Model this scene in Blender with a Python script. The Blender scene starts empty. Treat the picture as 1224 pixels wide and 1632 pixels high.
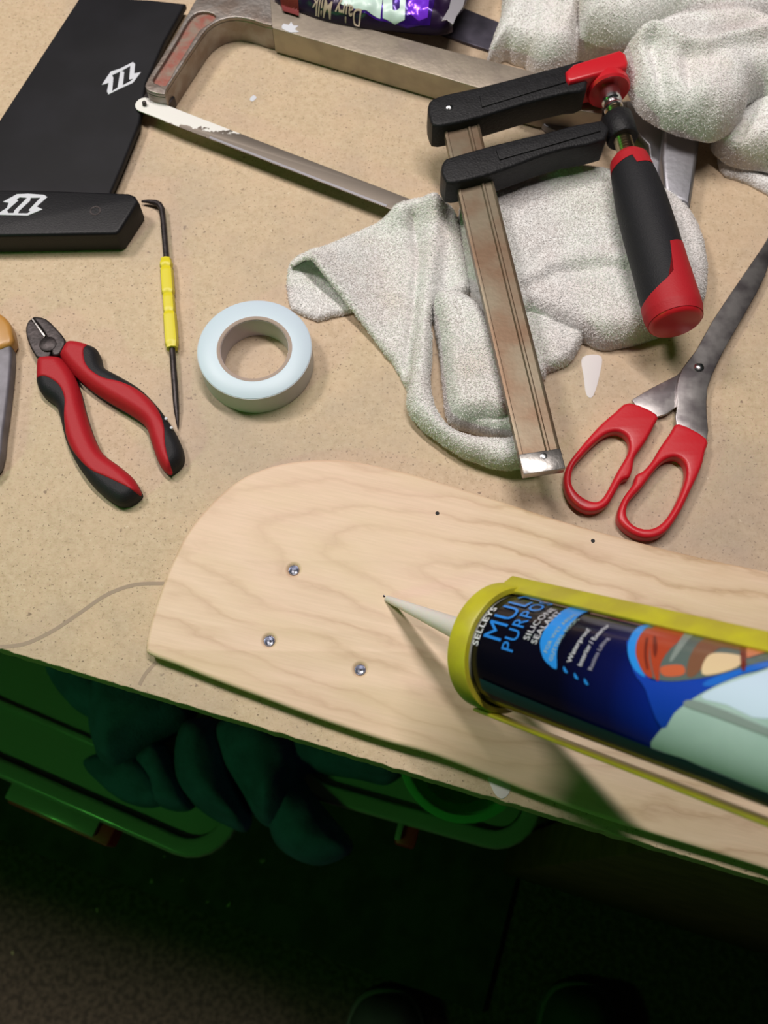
import bpy, bmesh, math, random
import numpy as np
from mathutils import Vector, Matrix, noise

random.seed(7); np.random.seed(7)
S = bpy.context.scene
COL = S.collection

# ------------------------------------------------------------ camera, world, lights, exposure
T = 0.75                                   # bench top height above the floor
TILT = math.radians(21.9)
CAMH = 0.505
F = 1500.0                                 # focal length in photo pixels (1224 x 1632)
cd = bpy.data.cameras.new('camera')
cam = bpy.data.objects.new('camera', cd); COL.objects.link(cam)
cam.location = (0, 0, T + CAMH); cam.rotation_euler = (TILT, 0, 0)
cd.sensor_fit = 'HORIZONTAL'; cd.sensor_width = 24.0; cd.lens = 24.0 * F / 1224.0
cd.clip_start = 0.01; cd.clip_end = 20
cd.dof.use_dof = True; cd.dof.focus_distance = 0.53; cd.dof.aperture_fstop = 9.0
S.camera = cam
S.view_settings.view_transform = 'Standard'; S.view_settings.look = 'None'
S.view_settings.gamma = 1; S.view_settings.use_curve_mapping = False
S.view_settings.exposure = 0.0

w = bpy.data.worlds.new('world'); S.world = w; w.use_nodes = True
w.node_tree.nodes['Background'].inputs[0].default_value = (0.30, 0.42, 0.36, 1)
w.node_tree.nodes['Background'].inputs[1].default_value = 0.013

def area(name, loc, target, size, power, color, shape='DISK'):
    l = bpy.data.lights.new(name, 'AREA'); l.shape = shape; l.size = size; l.energy = power; l.color = color
    o = bpy.data.objects.new(name, l); COL.objects.link(o); o.location = loc
    o.rotation_euler = (Vector(target) - Vector(loc)).to_track_quat('-Z', 'Y').to_euler()
    return o
a_ = area('work_tube', (0.07, 0.70, T + 1.6), (0, 0, 0), 0.05, 20.5, (1.0, 0.925, 0.885), 'RECTANGLE')
a_.data.size = 1.0; a_.data.size_y = .06; a_.rotation_euler = (0, 0, math.radians(-45))
area('second_lamp', (-0.80, 0.78, T + 1.4), (0.1, 0.2, T), 0.30, 12.5, (1.0, 0.92, 0.885))
area('green_lamp', (-0.80, -0.42, T + 0.50), (-0.10, 0.16, T - 0.1), 0.12, 1.3, (0.17, 1.0, 0.13))

# ------------------------------------------------------------ projection helpers
fw = Vector((0, math.sin(TILT), -math.cos(TILT)))
up = Vector((0, math.cos(TILT), math.sin(TILT)))
rt = Vector((1, 0, 0))
CAM = Vector((0, 0, T + CAMH))
def ray(px, py): return fw + rt * ((px - 612) / F) - up * ((py - 816) / F)
def P(px, py, h=0.0):                      # point at height h above the bench top
    r = ray(px, py); return CAM + r * ((CAMH - h) / -r.z)
def PD(px, py, depth): return CAM + ray(px, py) * depth
def X2(pts, h): return [(P(x, y, h).x, P(x, y, h).y) for x, y in pts]

def smooth(pts, n=5, closed=True):
    pts = [np.array(p, float) for p in pts]; m = len(pts); out = []
    rng = range(m) if closed else range(m - 1)
    for i in rng:
        if closed: p0, p1, p2, p3 = pts[i-1], pts[i], pts[(i+1) % m], pts[(i+2) % m]
        else: p0, p1, p2, p3 = pts[max(i-1, 0)], pts[i], pts[i+1], pts[min(i+2, m-1)]
        for k in range(n):
            t = k / n
            out.append(tuple(0.5*((2*p1)+(-p0+p2)*t+(2*p0-5*p1+4*p2-p3)*t*t+(-p0+3*p1-3*p2+p3)*t**3)))
    if not closed: out.append(tuple(pts[-1]))
    return out

# ------------------------------------------------------------ materials
def new_mat(name, color=(.5,.5,.5), rough=.5, metal=0.0, bump=0.0, bscale=400, var=0.0, vscale=60, color2=None, coat=0, trans=0, ior=None, sss=0, detail=4):
    m = bpy.data.materials.new(name); m.use_nodes = True
    nt = m.node_tree; N = nt.nodes; L = nt.links; b = N['Principled BSDF']
    b.inputs['Base Color'].default_value = (*color, 1); b.inputs['Roughness'].default_value = rough
    b.inputs['Metallic'].default_value = metal; b.inputs['Coat Weight'].default_value = coat
    b.inputs['Transmission Weight'].default_value = trans
    if ior: b.inputs['IOR'].default_value = ior
    if sss:
        b.inputs['Subsurface Weight'].default_value = sss; b.inputs['Subsurface Scale'].default_value = 0.004
    tc = N.new('ShaderNodeTexCoord')
    if var or color2:
        n = N.new('ShaderNodeTexNoise'); n.inputs['Scale'].default_value = vscale; n.inputs['Detail'].default_value = detail
        L.new(tc.outputs['Object'], n.inputs['Vector'])
        r = N.new('ShaderNodeValToRGB'); L.new(n.outputs['Fac'], r.inputs['Fac'])
        c2 = color2 or tuple(c*(1-var) for c in color)
        r.color_ramp.elements[0].position = .38; r.color_ramp.elements[1].position = .62
        r.color_ramp.elements[0].color = (*c2, 1); r.color_ramp.elements[1].color = (*color, 1)
        L.new(r.outputs['Color'], b.inputs['Base Color'])
    if bump:
        n2 = N.new('ShaderNodeTexNoise'); n2.inputs['Scale'].default_value = bscale; n2.inputs['Detail'].default_value = 3
        L.new(tc.outputs['Object'], n2.inputs['Vector'])
        bp = N.new('ShaderNodeBump'); bp.inputs['Strength'].default_value = bump; bp.inputs['Distance'].default_value = 0.001
        L.new(n2.outputs['Fac'], bp.inputs['Height']); L.new(bp.outputs['Normal'], b.inputs['Normal'])
    return m

def nodes(m):
    nt = m.node_tree
    return nt, nt.nodes, nt.links, nt.nodes['Principled BSDF']
def mix(nt, fac, a, b, mode='MIX'):
    n = nt.nodes.new('ShaderNodeMix'); n.data_type = 'RGBA'; n.blend_type = mode
    for idx, v in ((0, fac), (6, a), (7, b)):
        if isinstance(v, (int, float)): n.inputs[idx].default_value = v
        elif isinstance(v, tuple): n.inputs[idx].default_value = (*v, 1)
        else: nt.links.new(v, n.inputs[idx])
    return n.outputs[2]
def ramp(nt, src, stops):
    r = nt.nodes.new('ShaderNodeValToRGB'); nt.links.new(src, r.inputs['Fac'])
    e = r.color_ramp.elements
    while len(e) < len(stops): e.new(0.5)
    for k, (p, c) in enumerate(stops):
        e[k].position = p; e[k].color = (*c, 1) if isinstance(c, tuple) else (c, c, c, 1)
    return r.outputs['Color']
def ntex(nt, vec, scale, detail=4, rough=.5, dist=0):
    n = nt.nodes.new('ShaderNodeTexNoise'); n.inputs['Scale'].default_value = scale
    n.inputs['Detail'].default_value = detail; n.inputs['Roughness'].default_value = rough
    n.inputs['Distortion'].default_value = dist; nt.links.new(vec, n.inputs['Vector'])
    return n.outputs['Fac']
def mapping(nt, vec, loc=(0,0,0), rot=(0,0,0), scale=(1,1,1), kind='POINT'):
    n = nt.nodes.new('ShaderNodeMapping'); n.vector_type = kind
    n.inputs['Location'].default_value = loc; n.inputs['Rotation'].default_value = rot; n.inputs['Scale'].default_value = scale
    nt.links.new(vec, n.inputs['Vector']); return n.outputs['Vector']
def mth(nt, op, a, b=None):
    n = nt.nodes.new('ShaderNodeMath'); n.operation = op
    for i, v in enumerate((a, b)):
        if v is None: continue
        if isinstance(v, (int, float)): n.inputs[i].default_value = v
        else: nt.links.new(v, n.inputs[i])
    return n.outputs[0]
def bump_to(nt, h, b, strength, dist):
    bp = nt.nodes.new('ShaderNodeBump'); bp.inputs['Strength'].default_value = strength; bp.inputs['Distance'].default_value = dist
    nt.links.new(h, bp.inputs['Height']); nt.links.new(bp.outputs['Normal'], b.inputs['Normal'])
def texco(nt): return nt.nodes.new('ShaderNodeTexCoord').outputs['Object']

# chipboard bench top
M_TABLE = new_mat('chipboard', rough=.62)
nt, N, L, B = nodes(M_TABLE); v = texco(nt)
c = ramp(nt, ntex(nt, v, 330, 5, .65), [(.28, (.46,.34,.21)), (.47, (.55,.42,.275)), (.75, (.63,.50,.345))])
c = mix(nt, ramp(nt, ntex(nt, v, 55, 4), [(.42, 0.0), (.70, .45)]), c, (.62,.45,.30))
c = mix(nt, ramp(nt, ntex(nt, v, 620, 2), [(.29, .8), (.37, 0.0)]), c, (.15,.10,.06))
c = mix(nt, ramp(nt, ntex(nt, v, 210, 2), [(.235, .7), (.29, 0.0)]), c, (.16,.10,.07))
c = mix(nt, ramp(nt, ntex(nt, v, 9, 5, .6), [(.47, 0.0), (.72, .55)]), c, (.36,.29,.24))
c = mix(nt, ramp(nt, ntex(nt, mapping(nt, v, (3,1,0)), 260, 2), [(.72, 0.0), (.78, .6)]), c, (.72,.62,.45))
L.new(c, B.inputs['Base Color']); bump_to(nt, ntex(nt, v, 700, 3), B, .25, .0006)

M_EDGE = new_mat('chipboard edge', (.30,.21,.12), .8, bump=.8, bscale=500, var=.4, vscale=300)
# sanded plywood
P0 = P(455, 868, .012)
gdir = P(1100, 1010, .012) - P(455, 868, .012)
GA = math.atan2(gdir.y, gdir.x)
M_PLY = new_mat('sanded plywood', rough=.5)
nt, N, L, B = nodes(M_PLY); v = texco(nt)
m0 = mapping(nt, v, (P0.x, P0.y, 0), (0, 0, GA), (1, 1, 1), 'TEXTURE')
wn = nt.nodes.new('ShaderNodeTexNoise'); wn.inputs['Scale'].default_value = 13; wn.inputs['Detail'].default_value = 2.5
L.new(mapping(nt, m0, scale=(.55, 1.5, 1)), wn.inputs['Vector'])
va = nt.nodes.new('ShaderNodeVectorMath'); va.operation = 'MULTIPLY_ADD'
L.new(wn.outputs['Color'], va.inputs[0]); va.inputs[1].default_value = (.085, .040, 0); L.new(m0, va.inputs[2])
m1 = mapping(nt, va.outputs[0], (-.0425, -.020, 0), (0,0,0), (.24, 1, 0))
ln = nt.nodes.new('ShaderNodeVectorMath'); ln.operation = 'LENGTH'; L.new(m1, ln.inputs[0])
f1 = mth(nt, 'ADD', mth(nt, 'MULTIPLY', ln.outputs['Value'], 84.0), mth(nt, 'MULTIPLY', ntex(nt, mapping(nt, m0, scale=(.35, 1, 1)), 48, 4, .6), 1.6))
fr = mth(nt, 'FRACT', f1)
streak = ntex(nt, mapping(nt, m0, scale=(.05, 1, 1)), 900, 3)
c = ramp(nt, fr, [(0.0, (.47,.31,.18)), (.07, (.57,.40,.25)), (.20, (.67,.50,.33)), (.55, (.73,.56,.39)), (.86, (.69,.51,.34)), (.97, (.54,.37,.22))])
c = mix(nt, ramp(nt, ntex(nt, mapping(nt, v, (5,2,0)), 10, 3), [(.36, 0.0), (.62, .6)]), c, (.78,.555,.42))
c = mix(nt, ramp(nt, streak, [(.35, .30), (.65, 0.0)]), c, (.58,.43,.28))
c = mix(nt, ramp(nt, ntex(nt, mapping(nt, m0, scale=(.5, 1.4, 1)), 26, 3), [(.45, 0.0), (.62, .35)]), c, (.68,.54,.32))
L.new(c, B.inputs['Base Color']); bump_to(nt, streak, B, .10, .0003)
M_PLYE = new_mat('plywood edge', (.50,.36,.22), .7, bump=.5, bscale=500)

M_TERRY = new_mat('terry cloth', rough=.95)
nt, N, L, B = nodes(M_TERRY); v = texco(nt)
c = ramp(nt, ntex(nt, v, 16, 3), [(.35, (.80,.76,.75)), (.55, (.84,.85,.84)), (.75, (.80,.82,.78))])
c = mix(nt, ramp(nt, ntex(nt, mapping(nt, v, (2,7,1)), 24, 4), [(.58, 0.0), (.80, .55)]), c, (.55,.44,.30))
vo = nt.nodes.new('ShaderNodeTexVoronoi'); vo.inputs['Scale'].default_value = 620; L.new(v, vo.inputs['Vector'])
c = mix(nt, ramp(nt, vo.outputs['Distance'], [(.25, 0.0), (.8, .30)]), c, (.42,.38,.33))
L.new(c, B.inputs['Base Color'])
hh = mth(nt, 'ADD', mth(nt, 'MULTIPLY', vo.outputs['Distance'], -1.0), ntex(nt, v, 900, 2))
bump_to(nt, hh, B, .5, .0006)
B.inputs['Sheen Weight'].default_value = .25
M_PILE = new_mat('terry loops', (.84,.85,.83), .95, color2=(.78,.74,.72), vscale=30)
M_TEAL = new_mat('dark towelling', (.09,.17,.42), .95, bump=.9, bscale=420, var=.3, vscale=40)

M_BLACKP = new_mat('black plastic', (.007,.007,.009), .45, bump=.12, bscale=900)
M_BLACKF = new_mat('black fin composite', (.006,.006,.008), .62, color2=(.009,.009,.012), vscale=30)
M_BLACKI = new_mat('black cast iron', (.012,.012,.014), .52, bump=.35, bscale=700, var=.3, vscale=200)
M_RED = new_mat('red plastic', (.56,.012,.022), .38, bump=.04, bscale=600)
M_REDG = new_mat('red rubber grip', (.42,.014,.022), .55, bump=.15, bscale=900)
M_BLKG = new_mat('black rubber grip', (.014,.014,.017), .60, bump=.3, bscale=1200)
M_YEL = new_mat('yellow plastic', (.72,.62,.02), .40)
M_YELP = new_mat('yellow enamel', (.50,.47,.02), .42, color2=(.42,.37,.03), vscale=70, bump=.05)
M_STEEL = new_mat('steel', (.42,.40,.38), .34, 1, bump=.15, bscale=300, var=.35, vscale=90)
M_DSTEEL = new_mat('dark steel', (.055,.045,.045), .45, .6, bump=.2, bscale=500, var=.4, vscale=200)
M_SCISS = new_mat('polished blade steel', (.60,.57,.56), .30, 1, color2=(.30,.27,.28), vscale=70, bump=.05, bscale=150)
M_CHROME = new_mat('chrome', (.88,.88,.90), .22, 1)
M_ALU = new_mat('brushed aluminium', (.36,.36,.39), .48, 1, bump=.15, bscale=250)
M_CAST = new_mat('cast alloy', (.34,.31,.29), .45, .75, bump=.35, bscale=350, color2=(.26,.21,.18), vscale=80)
M_CASTR = new_mat('worn red paint', (.30,.10,.075), .6, .2, color2=(.26,.19,.15), vscale=130, bump=.3)
M_BARM = new_mat('weathered steel bar', (.225,.185,.13), .42, .6, color2=(.19,.12,.075), vscale=38, bump=.06, bscale=300, detail=6)
M_BACKB = new_mat('worn steel backbone', (.42,.36,.29), .48, .65, color2=(.34,.29,.24), vscale=60, bump=.2, bscale=300)
M_WHITE = new_mat('white print', (.62,.64,.70), .6)
M_WPAINT = new_mat('white paint smear', (.70,.66,.66), .6)
M_TAPE = new_mat('silver white tape', (.60,.72,.82), .42)
M_TAPES = new_mat('tape outer layer', (.52,.53,.56), .40)
M_CARD = new_mat('grey brown cardboard', (.40,.31,.26), .8, bump=.3)
M_TAPEI = new_mat('tape core lining', (.55,.50,.52), .6)
M_NOZ = new_mat('milky nozzle plastic', (.70,.70,.68), .40, sss=.3)
M_TIN = new_mat('clear storage plastic', (.30,.34,.28), .30, coat=.3)
M_TUB = new_mat('green tub plastic', (.16,.55,.22), .35)
M_LRED = new_mat('red bin latch plastic', (.50,.03,.03), .45)
M_INSERT = new_mat('insert metal', (.60,.62,.70), .30, 1)
M_HOLE = new_mat('dark hole', (.03,.028,.028), .9)
M_PENCIL = new_mat('pencil mark', (.36,.28,.21), .9)
M_STAIN = new_mat('grey stain', (.36,.28,.22), .8)
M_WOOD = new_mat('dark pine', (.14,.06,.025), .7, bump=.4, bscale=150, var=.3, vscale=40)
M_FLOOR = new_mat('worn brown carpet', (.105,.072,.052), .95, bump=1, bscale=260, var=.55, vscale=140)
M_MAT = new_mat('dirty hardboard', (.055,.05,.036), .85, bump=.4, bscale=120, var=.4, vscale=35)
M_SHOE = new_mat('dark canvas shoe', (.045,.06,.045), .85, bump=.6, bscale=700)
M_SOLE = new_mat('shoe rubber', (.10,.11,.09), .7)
M_AMBER = new_mat('amber plastic', (.50,.25,.06), .35)
M_PURP = new_mat('purple foil', (.075,.015,.36), .22, .35, color2=(.035,.008,.16), vscale=60)
M_DPURP = new_mat('dark purple foil', (.018,.006,.035), .35, .2)
M_MINT = new_mat('pale mint print', (.60,.78,.72), .35)
M_GOLD = new_mat('gold beige print', (.45,.36,.27), .5)
M_SILV = new_mat('silver foil', (.62,.60,.66), .3, .6)
M_GREY = new_mat('grey speck', (.45,.45,.45), .7)
M_BIT = new_mat('dry crumbs', (.40,.34,.18), .9)

for m_ in (M_REDG, M_BLACKP, M_BLACKF, M_BLACKI, M_BLKG): m_.node_tree.nodes['Principled BSDF'].inputs['Specular IOR Level'].default_value = .28

# ------------------------------------------------------------ object helpers
def link(o, parent=None):
    COL.objects.link(o)
    if parent is not None:
        o.parent = parent; o.matrix_parent_inverse = parent.matrix_basis.inverted()
    return o
def tag(o, label=None, cat=None, group=None, kind=None):
    if label: o['label'] = label
    if cat: o['category'] = cat
    if group: o['group'] = group
    if kind: o['kind'] = kind
    return o
def thing(name, label, cat, loc, group=None):
    o = bpy.data.objects.new(name, None); o.empty_display_size = .02; o.location = loc; COL.objects.link(o)
    return tag(o, label, cat, group)
def mesh(name, verts, faces, mat, parent=None, sm=True, angle=40):
    me = bpy.data.meshes.new(name); me.from_pydata([tuple(map(float, v)) for v in verts], [], faces); me.update()
    bm = bmesh.new(); bm.from_mesh(me); bmesh.ops.recalc_face_normals(bm, faces=bm.faces); bm.to_mesh(me); bm.free()
    me.materials.append(mat)
    if sm:
        me.polygons.foreach_set('use_smooth', [True] * len(me.polygons)); me.set_sharp_from_angle(angle=math.radians(angle))
    return link(bpy.data.objects.new(name, me), parent)

def curve_mesh(splines, ext, bev, res=3):
    cu = bpy.data.curves.new('tmp', 'CURVE'); cu.dimensions = '2D'; cu.fill_mode = 'BOTH'
    cu.extrude = max(ext - bev, 0); cu.bevel_depth = bev; cu.bevel_resolution = res; cu.offset = -bev
    for pts in splines:
        s = cu.splines.new('POLY'); s.points.add(len(pts) - 1); s.use_cyclic_u = True
        for p, q in zip(s.points, pts): p.co = (q[0], q[1], 0, 1)
    o = bpy.data.objects.new('tmp', cu); COL.objects.link(o)
    dg = bpy.context.evaluated_depsgraph_get(); me = bpy.data.meshes.new_from_object(o.evaluated_get(dg))
    bpy.data.objects.remove(o); bpy.data.curves.remove(cu)
    bm = bmesh.new(); bm.from_mesh(me); bmesh.ops.remove_doubles(bm, verts=bm.verts, dist=1e-6)
    bmesh.ops.recalc_face_normals(bm, faces=bm.faces); bm.to_mesh(me); bm.free()
    return me
def plate(name, outline, z0, z1, mat, parent=None, bev=.0005, holes=(), res=3, tf=None):
    """flat slab with rounded rims: outline and holes in world xy, heights above the bench"""
    bev = min(bev, (z1 - z0) / 2 * .98)
    me = curve_mesh([outline, *holes], (z1 - z0) / 2, bev, res)
    for vv in me.vertices: vv.co.z += T + (z0 + z1) / 2
    if tf:
        for vv in me.vertices: vv.co = tf(vv.co)
    me.materials.clear(); me.materials.append(mat); me.polygons.foreach_set('use_smooth', [True] * len(me.polygons))
    me.set_sharp_from_angle(angle=math.radians(35)); me.name = name
    return link(bpy.data.objects.new(name, me), parent)

def sweep(name, path, radii, mat, parent=None, n=16, upv=(0,0,1), sq=1.0, cap=True):
    """tube along 3-D points; radii = list of (side, up) half sizes"""
    path = [Vector(p) for p in path]; V = []; Fc = []; upv = Vector(upv)
    for i, p in enumerate(path):
        t = (path[min(i+1, len(path)-1)] - path[max(i-1, 0)]).normalized()
        s = t.cross(upv)
        s = s.normalized() if s.length > 1e-4 else Vector((1,0,0))
        u = s.cross(t).normalized(); a, b = radii[i] if isinstance(radii[i], tuple) else (radii[i], radii[i])
        for k in range(n):
            q = 2*math.pi*k/n; cc, ss = math.cos(q), math.sin(q)
            V.append(p + s*a*math.copysign(abs(cc)**sq, cc) + u*b*math.copysign(abs(ss)**sq, ss))
    for i in range(len(path)-1):
        for k in range(n):
            k2 = (k+1) % n; Fc.append((i*n+k, i*n+k2, (i+1)*n+k2, (i+1)*n+k))
    if cap:
        Fc.append(tuple(range(n))[::-1]); Fc.append(tuple((len(path)-1)*n+k for k in range(n)))
    return mesh(name, V, Fc, mat, parent)
def lathe(name, o, ax, prof, mat, parent=None, n=40, closed=False, angle=40):
    """prof: list of (axial, radius)"""
    o = Vector(o); ax = Vector(ax).normalized(); s = ax.orthogonal().normalized(); u = ax.cross(s); V = []; Fc = []
    for a, r in prof:
        for k in range(n):
            q = 2*math.pi*k/n; V.append(o + ax*a + s*r*math.cos(q) + u*r*math.sin(q))
    m = len(prof)
    for i in range(m if closed else m-1):
        j = (i+1) % m
        for k in range(n):
            k2 = (k+1) % n; Fc.append((i*n+k, i*n+k2, j*n+k2, j*n+k))
    if not closed:
        Fc.append(tuple(range(n))[::-1]); Fc.append(tuple((m-1)*n+k for k in range(n)))
    return mesh(name, V, Fc, mat, parent, angle=angle)
def box(name, c, x, y, z, mat, parent=None, bev=.001):
    """oriented box: centre, three half-axis vectors"""
    c, x, y, z = map(Vector, (c, x, y, z)); V = [c + x*a + y*b + z*d for a in (-1,1) for b in (-1,1) for d in (-1,1)]
    Fc = [(0,1,3,2),(4,6,7,5),(0,4,5,1),(2,3,7,6),(0,2,6,4),(1,5,7,3)]
    o = mesh(name, V, Fc, mat, parent, sm=False)
    if bev:
        bm = bmesh.new(); bm.from_mesh(o.data)
        bmesh.ops.bevel(bm, geom=list(bm.edges), offset=bev, segments=2, affect='EDGES', profile=.5); bm.to_mesh(o.data); bm.free()
        o.data.polygons.foreach_set('use_smooth', [True]*len(o.data.polygons)); o.data.set_sharp_from_angle(angle=math.radians(40))
    return o

def segdist(PT, poly, closed=True):
    A = np.array(poly, float); Bn = np.roll(A, -1, 0) if closed else A[1:]
    if not closed: A = A[:-1]
    best = np.full(len(PT), 1e9); near = np.zeros((len(PT), 2))
    for a, b in zip(A, Bn):
        ab = b - a; t = np.clip(((PT - a) @ ab) / max(ab @ ab, 1e-18), 0, 1)
        q = a + t[:, None]*ab; d = np.hypot(*(PT - q).T); k = d < best
        best[k] = d[k]; near[k] = q[k]
    return best, near
def inside(PT, poly):
    x, y = PT[:, 0], PT[:, 1]; r = np.zeros(len(PT), bool); A = np.array(poly, float); j = len(A)-1
    for i in range(len(A)):
        xi, yi = A[i]; xj, yj = A[j]
        k = ((yi > y) != (yj > y)) & (x < (xj-xi)*(y-yi)/((yj-yi) if yj != yi else 1e-15) + xi)
        r ^= k; j = i
    return r
def fill_grid(poly, cell):
    A = np.array(poly, float); lo = A.min(0)-2*cell; hi = A.max(0)+2*cell
    nx, ny = (np.ceil((hi-lo)/cell)+1).astype(int)
    gx, gy = np.meshgrid(lo[0]+np.arange(nx)*cell, lo[1]+np.arange(ny)*cell, indexing='ij')
    PT = np.stack([gx.ravel(), gy.ravel()], 1); ins = inside(PT, poly); d, near = segdist(PT, poly)
    I = ins.reshape(nx, ny)
    q = I[:-1,:-1] | I[1:,:-1] | I[1:,1:] | I[:-1,1:]
    ii, jj = np.nonzero(q); idx = lambda a, b: a*ny+b
    Q = np.stack([idx(ii,jj), idx(ii+1,jj), idx(ii+1,jj+1), idx(ii,jj+1)], 1)
    used = np.unique(Q); remap = -np.ones(nx*ny, int); remap[used] = np.arange(len(used)); Q = remap[Q]
    XY = np.where(ins[used][:, None], PT[used], near[used]); D = np.where(ins[used], d[used], 0)
    return XY, D, Q
def fbm(XY, scale, seed=0, octs=2):
    out = np.zeros(len(XY))
    for o in range(octs):
        out += np.array([noise.noise(Vector((x*scale*2**o, y*scale*2**o, seed+3.7*o))) for x, y in XY]) / 2**o
    return out
def prof(D, R): return np.sqrt(np.clip(1-(1-np.clip(D/R, 0, 1))**2, 0, 1))
def cushion(name, poly, cell, top, bottom, mat, parent=None, into=None, angle=60):
    """solid over a polygon: top/bottom(XY, D) give heights above the bench; D = distance to the rim"""
    XY, D, Q = fill_grid(poly, cell); n = len(XY)
    zt = top(XY, D); zb = bottom(XY, D) if callable(bottom) else np.full(n, float(bottom))
    zt = np.maximum(zt, zb + 1e-5)
    V = np.concatenate([np.column_stack([XY, zt+T]), np.column_stack([XY, zb+T])])
    E = {}
    for q in Q:
        for a, b in zip(q, np.roll(q, -1)): E[(a, b)] = 1
    Fc = [tuple(int(i) for i in q) for q in Q] + [tuple(int(i)+n for i in q[::-1]) for q in Q]
    for (a, b) in E:
        if (b, a) not in E: Fc.append((int(b), int(a), int(a)+n, int(b)+n))
    if into is not None:
        k = len(into[0]); into[0].extend(V.tolist()); into[1].extend([tuple(i+k for i in f) for f in Fc]); return
    return mesh(name, V, Fc, mat, parent, angle=angle)
def ridges(XY, lst):
    z = np.zeros(len(XY))
    for pts, s, a in lst:
        d, _ = segdist(XY, pts, False); z += a*np.exp(-(d/s)**2)
    return z
def ribbon(name, pts, wd, z0, z1, mat, parent=None, closed=False):
    """flat stroke of width wd along world xy points"""
    pts = [Vector((p[0], p[1])) for p in pts]; m = len(pts); Lp = []; Rp = []
    for i in range(m):
        a = pts[i-1] if (closed or i) else pts[i]; b = pts[(i+1) % m] if (closed or i < m-1) else pts[i]
        t = (b-a).normalized(); nn = Vector((-t.y, t.x)); w_ = wd[i] if isinstance(wd, (list, tuple)) else wd
        Lp.append(pts[i]+nn*w_/2); Rp.append(pts[i]-nn*w_/2)
    V = [(p.x, p.y, T+z1) for p in Lp+Rp] + [(p.x, p.y, T+z0) for p in Lp+Rp]; Fc = []
    for i in range(m if closed else m-1):
        j = (i+1) % m
        Fc += [(i, j, m+j, m+i), (2*m+i, 3*m+i, 3*m+j, 2*m+j), (i, 2*m+i, 2*m+j, j), (m+i, m+j, 3*m+j, 3*m+i)]
    if not closed: Fc += [(0, m, 3*m, 2*m), (m-1, 3*m-1, 4*m-1, 2*m-1)]
    return mesh(name, V, Fc, mat, parent, sm=False)
def text_mesh(body, size, bold=0.0, spacing=1.0):
    cu = bpy.data.curves.new('txt', 'FONT'); cu.body = body; cu.size = size; cu.offset = bold; cu.space_character = spacing
    cu.resolution_u = 3
    o = bpy.data.objects.new('txt', cu); COL.objects.link(o)
    dg = bpy.context.evaluated_depsgraph_get(); me = bpy.data.meshes.new_from_object(o.evaluated_get(dg))
    bpy.data.objects.remove(o); bpy.data.curves.remove(cu); return me

# ------------------------------------------------------------ bench top
e0 = P(0, 1034, 0); e1 = P(1224, 1404, 0); ed = Vector((e1.x-e0.x, e1.y-e0.y)).normalized(); en = Vector((-ed.y, ed.x))
def E2(s, n_): p = Vector((e0.x, e0.y)) + ed*s + en*n_; return (p.x, p.y)       # along / behind the bench front edge
tab = thing('workbench', 'pale chipboard workbench top with stains and paint marks, under all the tools', 'workbench', (0, .4, 0))
rim = []
k = 0
s = -.55
while s < 1.05:
    rim.append(E2(s, .0006*noise.noise(Vector((s*150, 0, 0))) + .0004*noise.noise(Vector((s*520, 4, 0)))))
    s += .003
o = plate('worktop', rim + [E2(1.05, 1.0), E2(-.55, 1.0)], -.018, 0, M_TABLE, tab, bev=.0007)
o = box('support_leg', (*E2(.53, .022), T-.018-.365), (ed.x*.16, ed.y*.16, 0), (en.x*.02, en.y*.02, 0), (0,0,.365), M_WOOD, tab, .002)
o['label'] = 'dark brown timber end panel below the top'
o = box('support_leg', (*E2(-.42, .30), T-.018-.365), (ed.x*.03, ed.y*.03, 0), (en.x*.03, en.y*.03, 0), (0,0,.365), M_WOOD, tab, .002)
# marks that are on the wood
ribbon('pencil_line', smooth(X2([(0,1031),(40,1026),(85,1005),(130,975),(170,948),(215,932),(262,930)], 0), 5, False), .0022, .00002, .0001, M_PENCIL, tab)
ribbon('pencil_line', smooth(X2([(222,1092),(232,1074),(248,1056)], 0), 5, False), .0020, .00002, .0001, M_PENCIL, tab)
plate('paint_smear', smooth(X2([(928,570),(958,568),(955,600),(948,625),(942,634),(934,628),(930,600)], 0), 4), .00002, .00022, M_WPAINT, tab, .0001)
plate('paint_smear', smooth(X2([(779,1238),(812,1250),(810,1266),(800,1273),(790,1267),(783,1254)], 0), 4), .00002, .00022, M_WPAINT, tab, .0001)
plate('paint_smear', smooth(X2([(398,158),(404,152),(409,156),(402,162)], 0), 3), .00002, .00022, M_WHITE, tab, .0001)

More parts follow.
